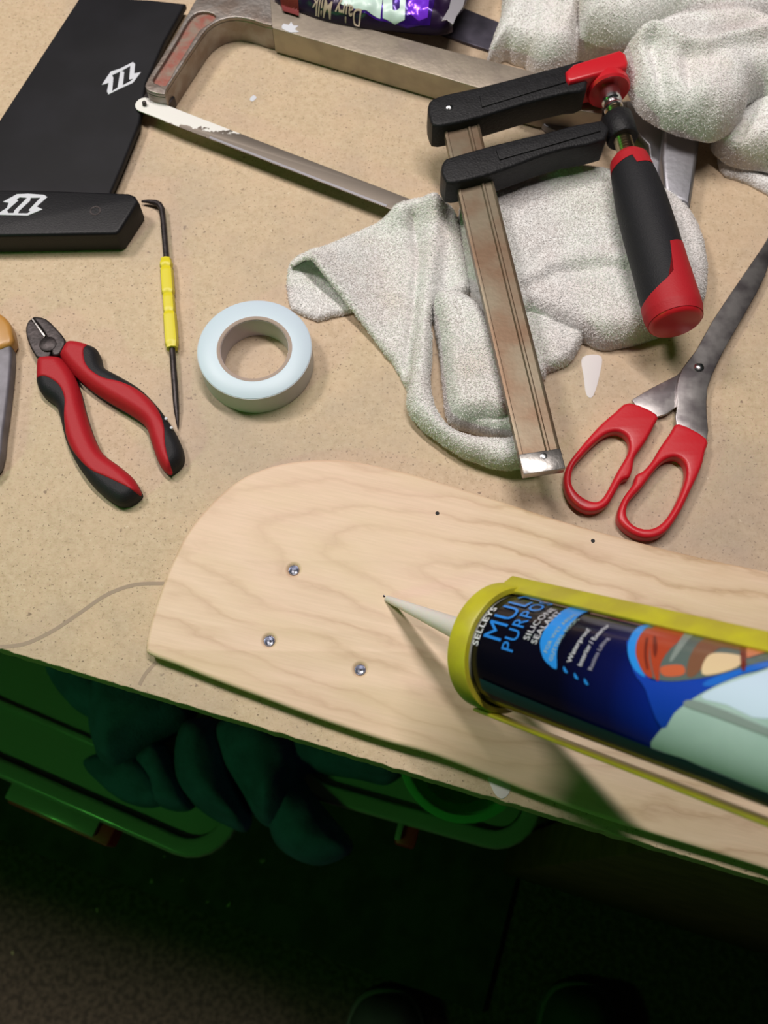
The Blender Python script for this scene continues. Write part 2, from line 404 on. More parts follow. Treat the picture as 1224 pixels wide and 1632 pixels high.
# ------------------------------------------------------------ floor and things under the bench
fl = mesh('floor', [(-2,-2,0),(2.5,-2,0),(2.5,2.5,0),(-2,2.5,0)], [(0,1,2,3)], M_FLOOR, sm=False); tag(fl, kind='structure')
def FZ(px, py, h): return P(px, py, h)
m0_, m1_ = P(0, 1340, -.738), P(620, 1562, -.738)
md = Vector((m1_.x-m0_.x, m1_.y-m0_.y)).normalized(); mn = Vector((-md.y, md.x)); mc = Vector((m0_.x, m0_.y))
m2_ = P(770, 1615, -.738); ml = (Vector((m2_.x, m2_.y))-mc).dot(md)
q = [mc-md*.8, mc+md*ml, mc+md*ml+mn*1.0, mc-md*.8+mn*1.0]
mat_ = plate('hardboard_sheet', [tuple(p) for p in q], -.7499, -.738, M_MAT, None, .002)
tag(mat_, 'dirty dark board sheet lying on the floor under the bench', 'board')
for i, (x, y) in enumerate([(242,1404),(156,1450),(262,1365),(418,1373),(330,1437),(365,1440),(290,1402),(20,1520)]):
    h = -.7375 if y < 1340+.36*x else -.7495
    p = P(x, y, h); r = random.uniform(.002,.004)
    V = [p+Vector((random.uniform(-r,r), random.uniform(-r,r), random.uniform(0,r))) for _ in range(7)]
    bm = bmesh.new(); [bm.verts.new(v_) for v_ in V]; bmesh.ops.convex_hull(bm, input=bm.verts)
    zmin = min(v_.co.z for v_ in bm.verts); off = (T+h) - zmin
    for v_ in bm.verts: v_.co.z += off
    me = bpy.data.meshes.new('crumb'); bm.to_mesh(me); bm.free(); me.materials.append(M_BIT)
    o = link(bpy.data.objects.new('debris_crumb', me))
    tag(o, 'tiny pale crumb of debris on the dark floor under the bench', 'crumb', 'crumbs on the floor under the bench')

def rrect(c, dx, dy, hx, hy, r, n=6):
    out = []
    for sx, sy, a0 in ((1,1,0),(-1,1,90),(-1,-1,180),(1,-1,270)):
        for k in range(n+1):
            a = math.radians(a0+90*k/n); x = sx*(hx-r)+r*math.cos(a); y = sy*(hy-r)+r*math.sin(a)
            p = c + dx*x + dy*y; out.append((p.x, p.y))
    return out
def storage_bin(label, corner_px, length, depth, h, latches):
    a, b = P(*corner_px[0], h), P(*corner_px[1], h)               # two points on the front rim edge; b is the right corner
    dx = Vector((b.x-a.x, b.y-a.y)).normalized(); dy = Vector((-dx.y, dx.x)); c = Vector((b.x, b.y)) - dx*length/2 + dy*depth/2
    t = thing('storage_bin', label, 'storage bin', (c.x, c.y, T-.738))
    R = lambda ins, r: rrect(c, dx, dy, length/2-ins, depth/2-ins, r)
    body = []
    for z, ins in ((-.738+.0001, .045), (-.70, .04), (h-.03, .014), (h-.012, .012)): body.append((z, R(ins, .03)))
    V = []; Fc = []; n = len(body[0][1])
    for z, pts in body: V += [(x, y, T+z) for x, y in pts]
    for i in range(len(body)-1):
        for k in range(n): k2 = (k+1) % n; Fc.append((i*n+k, i*n+k2, (i+1)*n+k2, (i+1)*n+k))
    Fc.append(tuple(range(n))); mesh('bin_body', V, Fc, M_TIN, t)
    plate('lid_rim', R(0, .045), h-.014, h, M_TIN, t, .004, [R(.017, .03)])
    plate('lid_panel', R(.0175, .03), h-.016, h-.010, M_TIN, t, .001)
    plate('lid_step', R(.06, .03), h-.0098, h-.004, M_TIN, t, .0015, [R(.066, .026)])
    for s0, hw in latches:
        p = c + dx*(length/2+s0) - dy*(depth/2+.006)
        lt = box('latch', (p.x, p.y, T+h-.026), (dx.x*hw, dx.y*hw, 0), (dy.x*.012, dy.y*.012, 0), (0,0,.016), M_LRED, t, .003); lt['label'] = 'red plastic latch'
        box('latch_tab', (p.x-dx.x*.008, p.y-dx.y*.008, T+h-.006), (dx.x*(hw-.007), dx.y*(hw-.007), 0), (dy.x*.009, dy.y*.009, 0), (0,0,.003), M_TIN, lt, .002)
    return t
BH = -.43
storage_bin('clear lidded storage bin with red latch at the left under the bench, towels on it', [(0,1240),(345,1392)], .56, .22, BH, [(-.163,.055)])
storage_bin('clear lidded storage bin further right under the bench, below the round green tub', [(560,1290),(848,1372)], .25, .16, BH, [(-.118,.010)])

# dark towels on the bins
def terrytop(hmax, R, rid=(), h0=0.0, n1=.0022, seed=0, tex=.0008, sc=30):
    def f(XY, D):
        return h0 + hmax*prof(D, R) + (ridges(XY, rid) + n1*fbm(XY, sc, seed))*np.clip(D/(R*.6), 0, 1) + tex*fbm(XY, 600, seed+9, 1)*np.clip(D/.002, 0.15, 1)
    return f
def LX(pts, h): return X2(pts, h)
tw = ([], [])
BT = BH - .004
lob = [([(60,1050),(92,1108),(138,1140),(180,1135),(210,1090),(160,1040),(90,1000)], .035, .03, []),
       ([(128,1130),(138,1190),(150,1212),(175,1222),(205,1205),(250,1170),(300,1120),(240,1060),(150,1050)], .060, .035, []),
       ([(125,1212),(150,1245),(190,1275),(235,1285),(262,1270),(245,1230),(215,1200),(160,1195)], .022, .014, []),
       ([(210,1205),(232,1240),(242,1278),(275,1290),(300,1282),(290,1240),(262,1190),(240,1180)], .032, .014, []),
       ([(270,1180),(272,1240),(300,1280),(345,1310),(383,1322),(392,1290),(370,1240),(360,1180),(340,1140),(290,1140)], .055, .030, []),
       ([(335,1150),(345,1210),(375,1260),(400,1300),(430,1312),(470,1260),(470,1160),(400,1120)], .062, .030, []),
       ([(400,1180),(420,1300),(440,1350),(495,1378),(545,1366),(560,1340),(520,1290),(482,1230),(560,1235),(620,1245),(640,1200),(500,1140)], .040, .030, [])]
for i, (pg, hm, R, rd) in enumerate(lob):
    cushion('x', smooth(X2(pg, BH+hm*.6), 4), .003, terrytop(hm, R, rd, BT, .006, i*5), BT-.004, M_TEAL, into=tw)
o = mesh('dark_towel', *tw, M_TEAL, angle=60); tag(o, 'dark green-looking towel bundled in folds on the storage bin lids', 'towel')
# round green tub
tc_ = P(738, 1205, BH+.05)
t = thing('round_tub', 'round bright green plastic tub on the right bin, edge just visible below the bench', 'tub', (tc_.x, tc_.y, T+BH))
lathe('bowl', (tc_.x, tc_.y, T+BH-.003), (0,0,1), [(0,.036),(.004,.040),(.03,.048),(.05,.053),(.052,.053),(.050,.050),(.03,.046),(.006,.038),(.005,.001)], M_TUB, t)
lathe('rim', (tc_.x, tc_.y, T+BH+.046), (0,0,1), [(0,.052),(0,.058),(.003,.059),(.004,.056),(.004,.052)], M_TUB, t, closed=True)
# shoes
def shoe(px, label):
    c = P(*px, -.69); t = thing('canvas_shoe', label, 'shoe', (c.x, c.y-.10, 0), None)
    X0, Y0 = c.x, c.y
    out = [(X0+x, Y0+y) for x, y in [(0,.0),(.03,-.006),(.045,-.03),(.050,-.07),(.042,-.13),(.038,-.20),(.034,-.26),(0,-.285),(-.034,-.26),(-.036,-.20),(-.040,-.13),(-.048,-.07),(-.042,-.03),(-.026,-.006)]]
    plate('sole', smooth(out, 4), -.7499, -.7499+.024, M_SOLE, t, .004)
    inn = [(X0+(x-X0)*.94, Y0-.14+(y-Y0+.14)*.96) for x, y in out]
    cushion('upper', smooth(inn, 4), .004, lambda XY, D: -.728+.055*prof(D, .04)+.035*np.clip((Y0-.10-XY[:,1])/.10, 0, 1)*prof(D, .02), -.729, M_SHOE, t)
    for k in range(4):
        y = Y0-.085-.022*k; z = -.728+.057+.035*min(max((Y0-.10-y)/.10, 0), 1)
        sweep('lace', [(X0-.02, y, T+z-.003), (X0, y, T+z+.001), (X0+.02, y, T+z-.003)], [.0022]*3, M_SOLE, t, 8)
shoe((612,1580), 'dark canvas shoe toe on the floor, left of the two')
shoe((925,1568), 'dark canvas shoe toe on the floor, right of the two')

# ------------------------------------------------------------ plywood board with drilled holes
BZ = .0095
bo = [(232,1031),(240,990),(256,940),(272,900),(296,852),(330,808),(375,768),(415,748),(460,736),(520,731),(570,735),(640,750),(720,773),(800,798),(900,830),(1000,858),(1120,888),(1224,910),(1400,950),(1500,975),(1500,1480),(1400,1450),(1224,1386),(1000,1316),(860,1268),(701,1206),(612,1180),(500,1142),(420,1112),(340,1082),(280,1058),(240,1043)]
bo2 = smooth(X2(bo, BZ), 5)
hl = [(468,908),(612,950),(429,1021),(574,1067)]
HR = .0029
def circ(c, r, n=20): return [(c.x+r*math.cos(2*math.pi*k/n), c.y+r*math.sin(2*math.pi*k/n)) for k in range(n)]
bd = thing('plywood_deck', 'sanded pale plywood deck with rounded end and four drilled holes along the bench edge', 'board', (.1, .05, T))
plate('deck', bo2, .0045, BZ, M_PLY, bd, .0022, [circ(P(x, y, BZ), HR) for x, y in hl], 4)
cn = Vector((sum(p[0] for p in bo2)/len(bo2), sum(p[1] for p in bo2)/len(bo2)))
XYb = []
for p in bo2:
    v_ = Vector(p); XYb.append(tuple(v_ + (cn-v_).normalized()*.007))
plate('lower_ply', XYb, .0001, .0046, M_PLYE, bd, .0005)
for x, y in hl:
    c_ = P(x, y, BZ)
    lathe('threaded_insert', (c_.x, c_.y, T+.0030), (0,0,1), [(0,.0001),(0,HR),(.0058,HR),(.0060,HR*.97),(.0058,HR*.93),(.0036,HR*.80),(.0022,HR*.5),(.0018,.0001)], M_INSERT, bd, 20, closed=True, angle=30)
for x, y in ((697,818),(945,862)):
    c_ = P(x, y, BZ); plate('pin_hole', circ(c_, .0012, 10), BZ-.0005, BZ+.00005, M_HOLE, bd, .00002)

# ------------------------------------------------------------ black fin
fin = thing('board_fin', 'black board fin with thick screw base and two white outline logos, upper left', 'fin', (P(80,250,0).x, P(80,250,0).y, T))
fo = smooth(X2([(296,6),(240,0),(128,-6),(60,98),(0,190),(-60,285),(-60,330),(172,330),(177,306),(196,262),(222,197),(233,132),(262,66)], .009), 1)
plate('blade', fo, .0035, .0095, M_BLACKF, fin, .0018)
base = [(-70,300),(100,303),(205,307),(215,311),(221,321),(190,368),(184,372),(-70,377)]
plate('base_block', smooth(X2(base, .018), 1), .0001, .018, M_BLACKP, fin, .0022)
c_ = P(152, 336, .018)
lathe('screw_hole', (c_.x, c_.y, T+.0172), (0,0,1), [(0,.0001),(0,.0036),(.0010,.0036),(.0010,.0026),(.0005,.0024),(.0005,.0001)], M_DSTEEL, fin, 20, closed=True, angle=30)
c_ = P(148, 383, .009)
lathe('screw_hole', (c_.x, c_.y-.0008, T+.008), (0,-1,0), [(0,.0001),(0,.0030),(.0012,.0030),(.0012,.0021),(.0003,.0019),(.0003,.0001)], M_DSTEEL, fin, 20, closed=True, angle=30)
def big(pts, k=1.13):
    cx_ = sum(p[0] for p in pts)/len(pts); cy_ = sum(p[1] for p in pts)/len(pts); return [(cx_+(x-cx_)*k, cy_+(y-cy_)*k) for x, y in pts]
q1 = lambda pts: X2([(155+x/15.3, 90+y/15.3) for x, y in pts], .0095)
plate('logo', q1([(110,700),(330,375),(560,300),(870,140),(925,190),(905,420),(1070,385),(870,650),(600,770),(270,935),(240,850),(280,650)]), .0090, .0098, M_WHITE, fin, .0001,
      [q1(big([(370,480),(550,395),(490,745),(375,820),(400,530)])), q1(big([(610,375),(800,265),(775,560),(860,545),(810,590),(640,680),(670,400)]))])
q2 = lambda pts: X2([(x/13.6, 295+y/13.6) for x, y in pts], .018)
plate('logo', q2([(60,370),(370,200),(620,190),(960,215),(1030,265),(800,470),(925,530),(600,665),(0,650),(-40,620),(150,500),(190,390)]), .0175, .0183, M_WHITE, fin, .0001,
      [q2(big([(420,290),(560,300),(320,540),(300,590),(200,590),(180,540),(395,350),(360,330)])), q2(big([(660,305),(850,300),(620,540),(650,560),(600,600),(420,600),(440,555),(650,360)]))])

# ------------------------------------------------------------ hook pick with yellow handle
pk = thing('hook_pick', 'thin double ended pick with yellow plastic handle and bent black hook', 'pick', P(272,480,0))
hz = .0045
sweep('hook_shaft', [P(x,y,h) for x, y, h in [(226,321,.003),(236,321,.0035),(248,323,.004),(254,326,hz),(258,333,hz),(260,350,hz),(263,385,hz),(266,420,hz)]], [.0008,.0013,.0019,.0020,.0020,.0019,.0019,.0019], M_DSTEEL, pk, 12)
sweep('pick_shaft', [P(x,y,h) for x, y, h in [(274,550,hz),(276,580,hz),(279,620,.0042),(281,650,.0035),(283,672,.0022),(284,684,.0015)]], [.0019,.0019,.0019,.0017,.0009,.0003], M_DSTEEL, pk, 12)
hp = []; hr = []
for k in range(41):
    f = k/40; x = 264.5+(274.5-264.5)*f; y = 414+(556-414)*f
    r = .0043
    if f < .03 or f > .97: r = .0036
    if .40 < f < .60: r = .0039
    if abs(f-.40) < .02 or abs(f-.60) < .02 or abs(f-.10) < .015: r = .0034
    hp.append(P(x,y,hz)); hr.append(r)
sweep('handle', hp, hr, M_YEL, pk, 8, sq=.8)

# ------------------------------------------------------------ side cutters
Z5 = lambda pts: [(x/3.71, 380+y/3.71) for x, y in pts]
pl = thing('side_cutters', 'red and black handled side cutting pliers lying open beside the yellow pick', 'pliers', P(150,650,0))
L_out = [(212,705),(205,790),(207,835),(235,900),(318,968),(350,1060),(380,1180),(440,1310),(520,1425),(620,1515),(700,1558),(765,1545),(818,1500),(820,1470),(780,1405),(700,1335),(600,1258),(540,1150),(490,1000),(460,880),(420,780),(360,700),(345,690),(270,685)]
L_red = [(212,705),(207,790),(215,815),(280,822),(350,870),(384,950),(378,1060),(388,1170),(435,1262),(530,1365),(640,1418),(740,1465),(805,1498),(822,1480),(780,1405),(700,1335),(600,1258),(540,1150),(490,1000),(460,880),(420,780),(360,700),(345,690),(270,685)]
R_out = [(400,595),(510,612),(570,648),(600,740),(680,790),(800,860),(890,940),(970,1040),(1040,1150),(1073,1240),(1066,1305),(1012,1358),(980,1368),(930,1310),(890,1200),(850,1090),(760,1018),(640,948),(520,868),(425,782),(350,690),(348,668)]
R_red = [(400,595),(510,612),(495,670),(515,755),(600,822),(720,852),(830,900),(915,980),(968,1100),(980,1230),(1008,1358),(980,1368),(930,1310),(890,1200),(850,1090),(760,1018),(640,948),(520,868),(425,782),(350,690),(348,668)]
def grip(outp, redp, tag_):
    oo = smooth(X2(Z5(outp), .010), 4); rr = smooth(X2(Z5(redp), .0115), 4)
    HT = .0125; RR = .0065
    cushion('grip_'+'backing', oo, .0009, lambda XY, D: .002+(HT-.002)*prof(D+.0006, RR), .0005, M_BLKG, pl)
    def rt_(XY, D):
        d, _ = segdist(XY, oo); ins = inside(XY, oo); d = np.where(ins, d, 0)
        return .002+(HT-.002)*prof(d+.0006, RR)+.0006*prof(D, .0012)
    def rb_(XY, D):
        d, _ = segdist(XY, oo); ins = inside(XY, oo); d = np.where(ins, d, 0)
        return np.maximum(.002+(HT-.002)*prof(d+.0006, RR)-.0012, .0008)
    o = cushion('grip_inlay', rr, .0009, rt_, rb_, M_REDG, pl); o['label'] = 'red grip inlay'
grip(L_out, L_red, 'l'); grip(R_out, R_red, 'r')
JZ = .0095
plate('jaw', smooth(X2(Z5([(182,474),(158,502),(150,545),(165,610),(200,680),(225,705),(290,700),(300,640),(268,582),(225,520)]), JZ), 2), .001, JZ, M_DSTEEL, pl, .0012)
plate('jaw', smooth(X2(Z5([(192,468),(225,464),(275,478),(330,530),(388,602),(372,650),(345,690),(310,690),(300,640),(272,575),(232,515)]), JZ), 2), .001, JZ+.0006, M_DSTEEL, pl, .0012)
plate('cutting_edge', X2(Z5([(183,474),(194,470),(268,572),(262,584)]), JZ+.0006), JZ-.001, JZ+.0007, M_STEEL, pl, .0002)
c_ = P(285/3.71, 380+628/3.71, JZ)
lathe('pivot', (c_.x, c_.y, T+JZ-.001), (0,0,1), [(0,.0052),(.0018,.0052),(.0022,.0046),(.0022,.0001)], M_DSTEEL, pl, 28)
for x, y in ((983,1068),(1015,1122)):
    c_ = P(x/3.71, 380+y/3.71, .0105); lathe('paint_fleck', (c_.x, c_.y, T+.0098), (0,0,1), [(0,.0009),(.0016,.0009),(.0018,.0004)], M_WHITE, pl, 10)

# ------------------------------------------------------------ tape roll
TH = .0175
c_ = P(405.5, 555.5, TH)
tp = thing('tape_roll', 'roll of pale silver blue tape lying flat on the bench', 'tape', (c_.x, c_.y, T))
cz = (c_.x, c_.y, T+.0001)
lathe('tape', cz, (0,0,1), [(0,.0226),(0,.0338),(.0004,.0342),(TH-.0004,.0342),(TH,.0338),(TH,.0226)], M_TAPE, tp, 96, closed=True, angle=50)
lathe('outer_layer', cz, (0,0,1), [(.0003,.03415),(.0003,.03445),(TH-.0005,.03445),(TH-.0005,.03415)], M_TAPES, tp, 96, closed=True)['label'] = 'greyer outermost wrap'
lathe('core', cz, (0,0,1), [(0,.0205),(0,.02265),(TH+.0001,.02265),(TH+.0001,.0212),(TH-.0003,.0205)], M_CARD, tp, 72, closed=True)
lathe('core_lining', cz, (0,0,1), [(.0002,.0203),(.0002,.02055),(TH-.0009,.02055),(TH-.0009,.0203)], M_TAPEI, tp, 72, closed=True)

# ------------------------------------------------------------ scissors
Z4 = lambda pts: [(860+x/3.2, 370+y/3.2) for x, y in pts]
sc = thing('scissors', 'scissors with red plastic loop handles and steel blades, right side of bench', 'scissors', P(1060,700,0))
SZ = .0085
plate('blade', smooth(X2(Z4([(470,855),(590,945),(700,890),(790,800),(880,700),(960,555),(1170,160),(1195,-20),(1150,60),(1040,215),(900,440),(800,610),(700,730)]), .004), 2), .0022, .0042, M_SCISS, sc, .0004)
plate('blade', smooth(X2(Z4([(700,990),(850,1070),(853,930),(856,800),(905,675),(965,560),(1060,395),(1150,225),(1195,60),(1195,-20),(1140,70),(1010,260),(880,455),(800,600),(725,700),(700,790),(702,890)]), .0062), 2), .0044, .0064, M_SCISS, sc, .0005)
plate('handle', smooth(X2(Z4([(460,865),(600,925),(585,985),(545,1060),(490,1140),(478,1200),(460,1245),(425,1262),(390,1320),(350,1385),(290,1418),(220,1410),(155,1355),(127,1275),(140,1190),(200,1105),(300,990),(385,915)]), SZ), 3), .0003, SZ, M_RED, sc, .0022,
      [smooth(X2(Z4([(350,1022),(410,1015),(455,1050),(458,1110),(430,1165),(400,1215),(330,1345),(275,1370),(205,1335),(165,1275),(175,1195),(225,1130),(290,1065)]), SZ), 3)])
plate('handle', smooth(X2(Z4([(712,975),(852,1050),(845,1120),(825,1200),(770,1320),(710,1440),(640,1530),(560,1558),(480,1538),(412,1485),(400,1430),(430,1350),(480,1280),(495,1235),(530,1215),(575,1165),(620,1090),(670,1020)]), SZ), 3), .0003, SZ+.0006, M_RED, sc, .0022,
      [smooth(X2(Z4([(640,1160),(700,1145),(745,1185),(745,1260),(695,1385),(630,1478),(560,1512),(485,1495),(445,1440),(460,1370),(530,1290),(585,1215)]), SZ), 3)])
c_ = P(860+812/3.2, 370+690/3.2, .0064)
lathe('pivot_screw', (c_.x, c_.y, T+.0060), (0,0,1), [(0,.0030),(.0012,.0030),(.0020,.0018),(.0021,.0001)], M_CHROME, sc, 24)

# ------------------------------------------------------------ hacksaw
SW = .021
hs = thing('hacksaw', 'old hacksaw with cast alloy frame end, steel backbone and white flecked blade', 'hacksaw', P(330,80,0))
co = [(231,136),(245,110),(268,74),(298,24),(318,-10),(345,-30),(450,-25),(441,0),(437,18),(433,40),(405,32),(378,27),(352,31),(330,45),(312,70),(290,103),(265,142),(262,150),(240,146)]
sl = [(244,127),(262,98),(285,60),(300,33),(314,20),(332,19),(344,25),(338,34),(318,48),(300,76),(280,108),(264,136),(252,134)]
so_ = smooth(X2(co, SW), 2)
plate('frame_casting', so_, SW-.003, SW, M_CAST, hs, .0008, [smooth(X2(sl, SW), 2)])
o = plate('casting_web', so_, .0001, SW-.0026, M_CAST, hs, .0008)
o = plate('painted_recess', smooth(X2(sl, SW), 2), SW-.004, SW-.0022, M_CASTR, hs, .0002); o['label'] = 'recess with worn red paint'
bb = [(430,-4),(438,3),(560,38),(700,76),(838,111),(900,128),(960,145),(960,182),(862,166),(760,139),(600,92),(434,44)]
plate('backbone', X2(bb, SW+.001), .0015, SW+.001, M_BACKB, hs, .0006)
plate('paint_splash', smooth(X2([(449,45),(452,38),(460,40),(464,35),(468,41),(476,41),(470,47),(477,51),(464,52),(458,50)], SW+.001), 2), SW+.0009, SW+.00125, M_WHITE, hs, .0001)
# blade
BLH = .0115
b0 = P(229, 167, BLH); b1 = P(650, 330, BLH); bdv = (b1-b0).normalized(); bn = Vector((-bdv.y, bdv.x, 0))
M_BLADE = new_mat('blade steel with white paint', rough=.42)
nt, Nn, Ll, Bb = nodes(M_BLADE); v = texco(nt)
mp = mapping(nt, v, (b0.x, b0.y, 0), (0, 0, math.atan2(bdv.y, bdv.x)), (1,1,1), 'TEXTURE')
sx = nt.nodes.new('ShaderNodeSeparateXYZ'); Ll.new(mp, sx.inputs[0])
edge = mth(nt, 'ADD', sx.outputs['X'], mth(nt, 'MULTIPLY', mth(nt, 'SUBTRACT', ntex(nt, v, 260, 4), .5), .05))
edge = mth(nt, 'ADD', edge, mth(nt, 'MULTIPLY', sx.outputs['Y'], -3.6))
fac = ramp(nt, mth(nt, 'MULTIPLY', edge, 10.0), [(.49, 1.0), (.53, 0.0)])
Ll.new(mix(nt, fac, (.30,.26,.22), (.80,.79,.76)), Bb.inputs['Base Color'])
Ll.new(mth(nt, 'SUBTRACT', 1.0, fac), Bb.inputs['Metallic'])
HW = .0062
V2 = [b0 - bdv*.003]
topl = []; botl = []
ol = []
for k in range(9):
    a = math.pi/2 + math.pi*k/8; ol.append(b0 + bdv*(HW*math.cos(a)*.9) + bn*(HW*math.sin(a)))
Lb = (b1-b0).length; nteeth = 140
for k in range(nteeth):
    s_ = .02 + (Lb-.02)*k/nteeth
    ol.append(b0 + bdv*s_ - bn*HW); ol.append(b0 + bdv*(s_+(Lb-.02)/nteeth*.8) - bn*(HW+.0007))
ol.append(b1-bn*HW); ol.append(b1+bn*HW)
plate('saw_blade', [(p.x, p.y) for p in ol], BLH-.0004, BLH+.0004, M_BLADE, hs, .00005)
Lb = (b1-b0).length
st = [b0 + bdv*(.055+k*.004) - bn*(HW-.0007) for k in range(int((Lb-.06)/.004))]
ribbon('tooth_line', [(p.x, p.y) for p in st], .0016, BLH+.0003, BLH+.00055, M_SILV, hs)['label'] = 'bright worn line above the teeth'
lathe('blade_pin', (b0.x, b0.y, T+.006), (bdv.x*.15, -.1, 1), [(0,.0015),(.0085,.0015),(.0092,.0010),(.0093,.0001)], M_DSTEEL, hs, 16)
f0 = P(252, 160, .010)
box('blade_holder', (f0.x, f0.y+.002, T+.0062), Vector((bdv.x,bdv.y,0))*.010, bn*.006, (0,0,.0045), M_DSTEEL, hs, .001)

# ------------------------------------------------------------ dark steel strip behind the wrapper
o = plate('steel_rule', X2([(640,-30),(700,-4),(745,12),(800,34),(900,70),(900,100),(790,80),(740,64),(690,45),(620,20)], .004), .0001, .0025, new_mat('blued steel', (.13,.12,.16), .4, .7, var=.4, vscale=60), None, .0004)
tag(o, 'dark bluish flat steel strip running under the purple wrapper and white towel', 'strip')

# ------------------------------------------------------------ purple chocolate wrapper
wr = thing('chocolate_wrapper', 'crinkled purple chocolate bar wrapper with pale lettering above the hacksaw', 'wrapper', P(590,10,0))
wo = [(434,-70),(436,-20),(441,-2),(470,10),(520,27),(570,37),(630,44),(690,50),(722,44),(716,30),(738,10),(752,-30),(760,-90),(600,-110)]
wz = lambda XY: .0012*fbm(XY, 120, 3) + .0022*np.abs(fbm(XY, 55, 8))
wtop = lambda XY, D: .0235+.013*prof(D, .018)+wz(XY)*np.clip(D/.004, 0, 1)
wpoly = smooth(X2(wo, .026), 3)
cushion('foil_wrap', wpoly, .0013, wtop, .0225, M_DPURP, wr, angle=30)
def wdecal(name, pts, mat, up_=.0004, cell=.0010):
    def tp_(XY, D):
        d, _ = segdist(XY, wpoly); d = np.where(inside(XY, wpoly), d, 0); return wtop(XY, d)+up_
    pg = X2(pts, .036)
    return cushion(name, pg, cell, tp_, lambda XY, D: tp_(XY, D)-.0003, mat, wr, angle=30)
wdecal('purple_print', [(530,-60),(528,-8),(560,8),(600,18),(650,26),(686,27),(692,5),(700,-60)], M_PURP)
wdecal('mint_lettering', [(545,-40),(542,2),(552,6),(575,10),(590,14),(606,18),(611,-6),(598,-8),(570,-10),(568,-40)], M_MINT, .0007)
wdecal('mint_lettering', [(612,-40),(610,18),(630,23),(645,22),(650,-40),(640,-40),(637,12),(626,14),(622,-40)], M_MINT, .0007)
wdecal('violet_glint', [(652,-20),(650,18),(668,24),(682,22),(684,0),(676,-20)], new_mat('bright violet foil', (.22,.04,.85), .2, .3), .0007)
wdecal('red_band', [(444,-20),(448,-7),(462,-3),(474,1),(474,-20)], new_mat('dull red print', (.16,.015,.015), .5), .0005)
def flat_text(name, body, origin, dirv, size, surf, mat, parent, bold=0, up_=.0006):
    me = text_mesh(body, size, bold); d = Vector((dirv.x, dirv.y)).normalized(); n_ = Vector((-d.y, d.x))
    bm = bmesh.new(); bm.from_mesh(me)
    bmesh.ops.subdivide_edges(bm, edges=[e for e in bm.edges if e.calc_length() > size*.25], cuts=2); bmesh.ops.triangulate(bm, faces=bm.faces)
    XY = np.array([tuple(Vector((origin.x, origin.y))+d*v_.co.x+n_*v_.co.y) for v_ in bm.verts]); z = surf(XY)
    for v_, xy, zz in zip(bm.verts, XY, z): v_.co = (xy[0], xy[1], T+zz+up_)
    bm.to_mesh(me); bm.free(); me.materials.clear(); me.materials.append(mat); me.name = name
    return link(bpy.data.objects.new(name, me), parent)
def wsurf(XY):
    d, _ = segdist(XY, wpoly); d = np.where(inside(XY, wpoly), d, 0); return wtop(XY, d)
flat_text('wrapper_lettering', 'Dairy Milk', P(578, 17, .033), P(500, -2, .033)-P(578, 17, .033), .0085, wsurf, M_GOLD, wr, .0001, .0012)
plate('torn_silver_end', smooth(X2([(722,-20),(716,10),(704,30),(712,28),(722,36),(728,22),(738,8),(745,-20)], .038), 1), .036, .0366, M_SILV, wr, .0001)

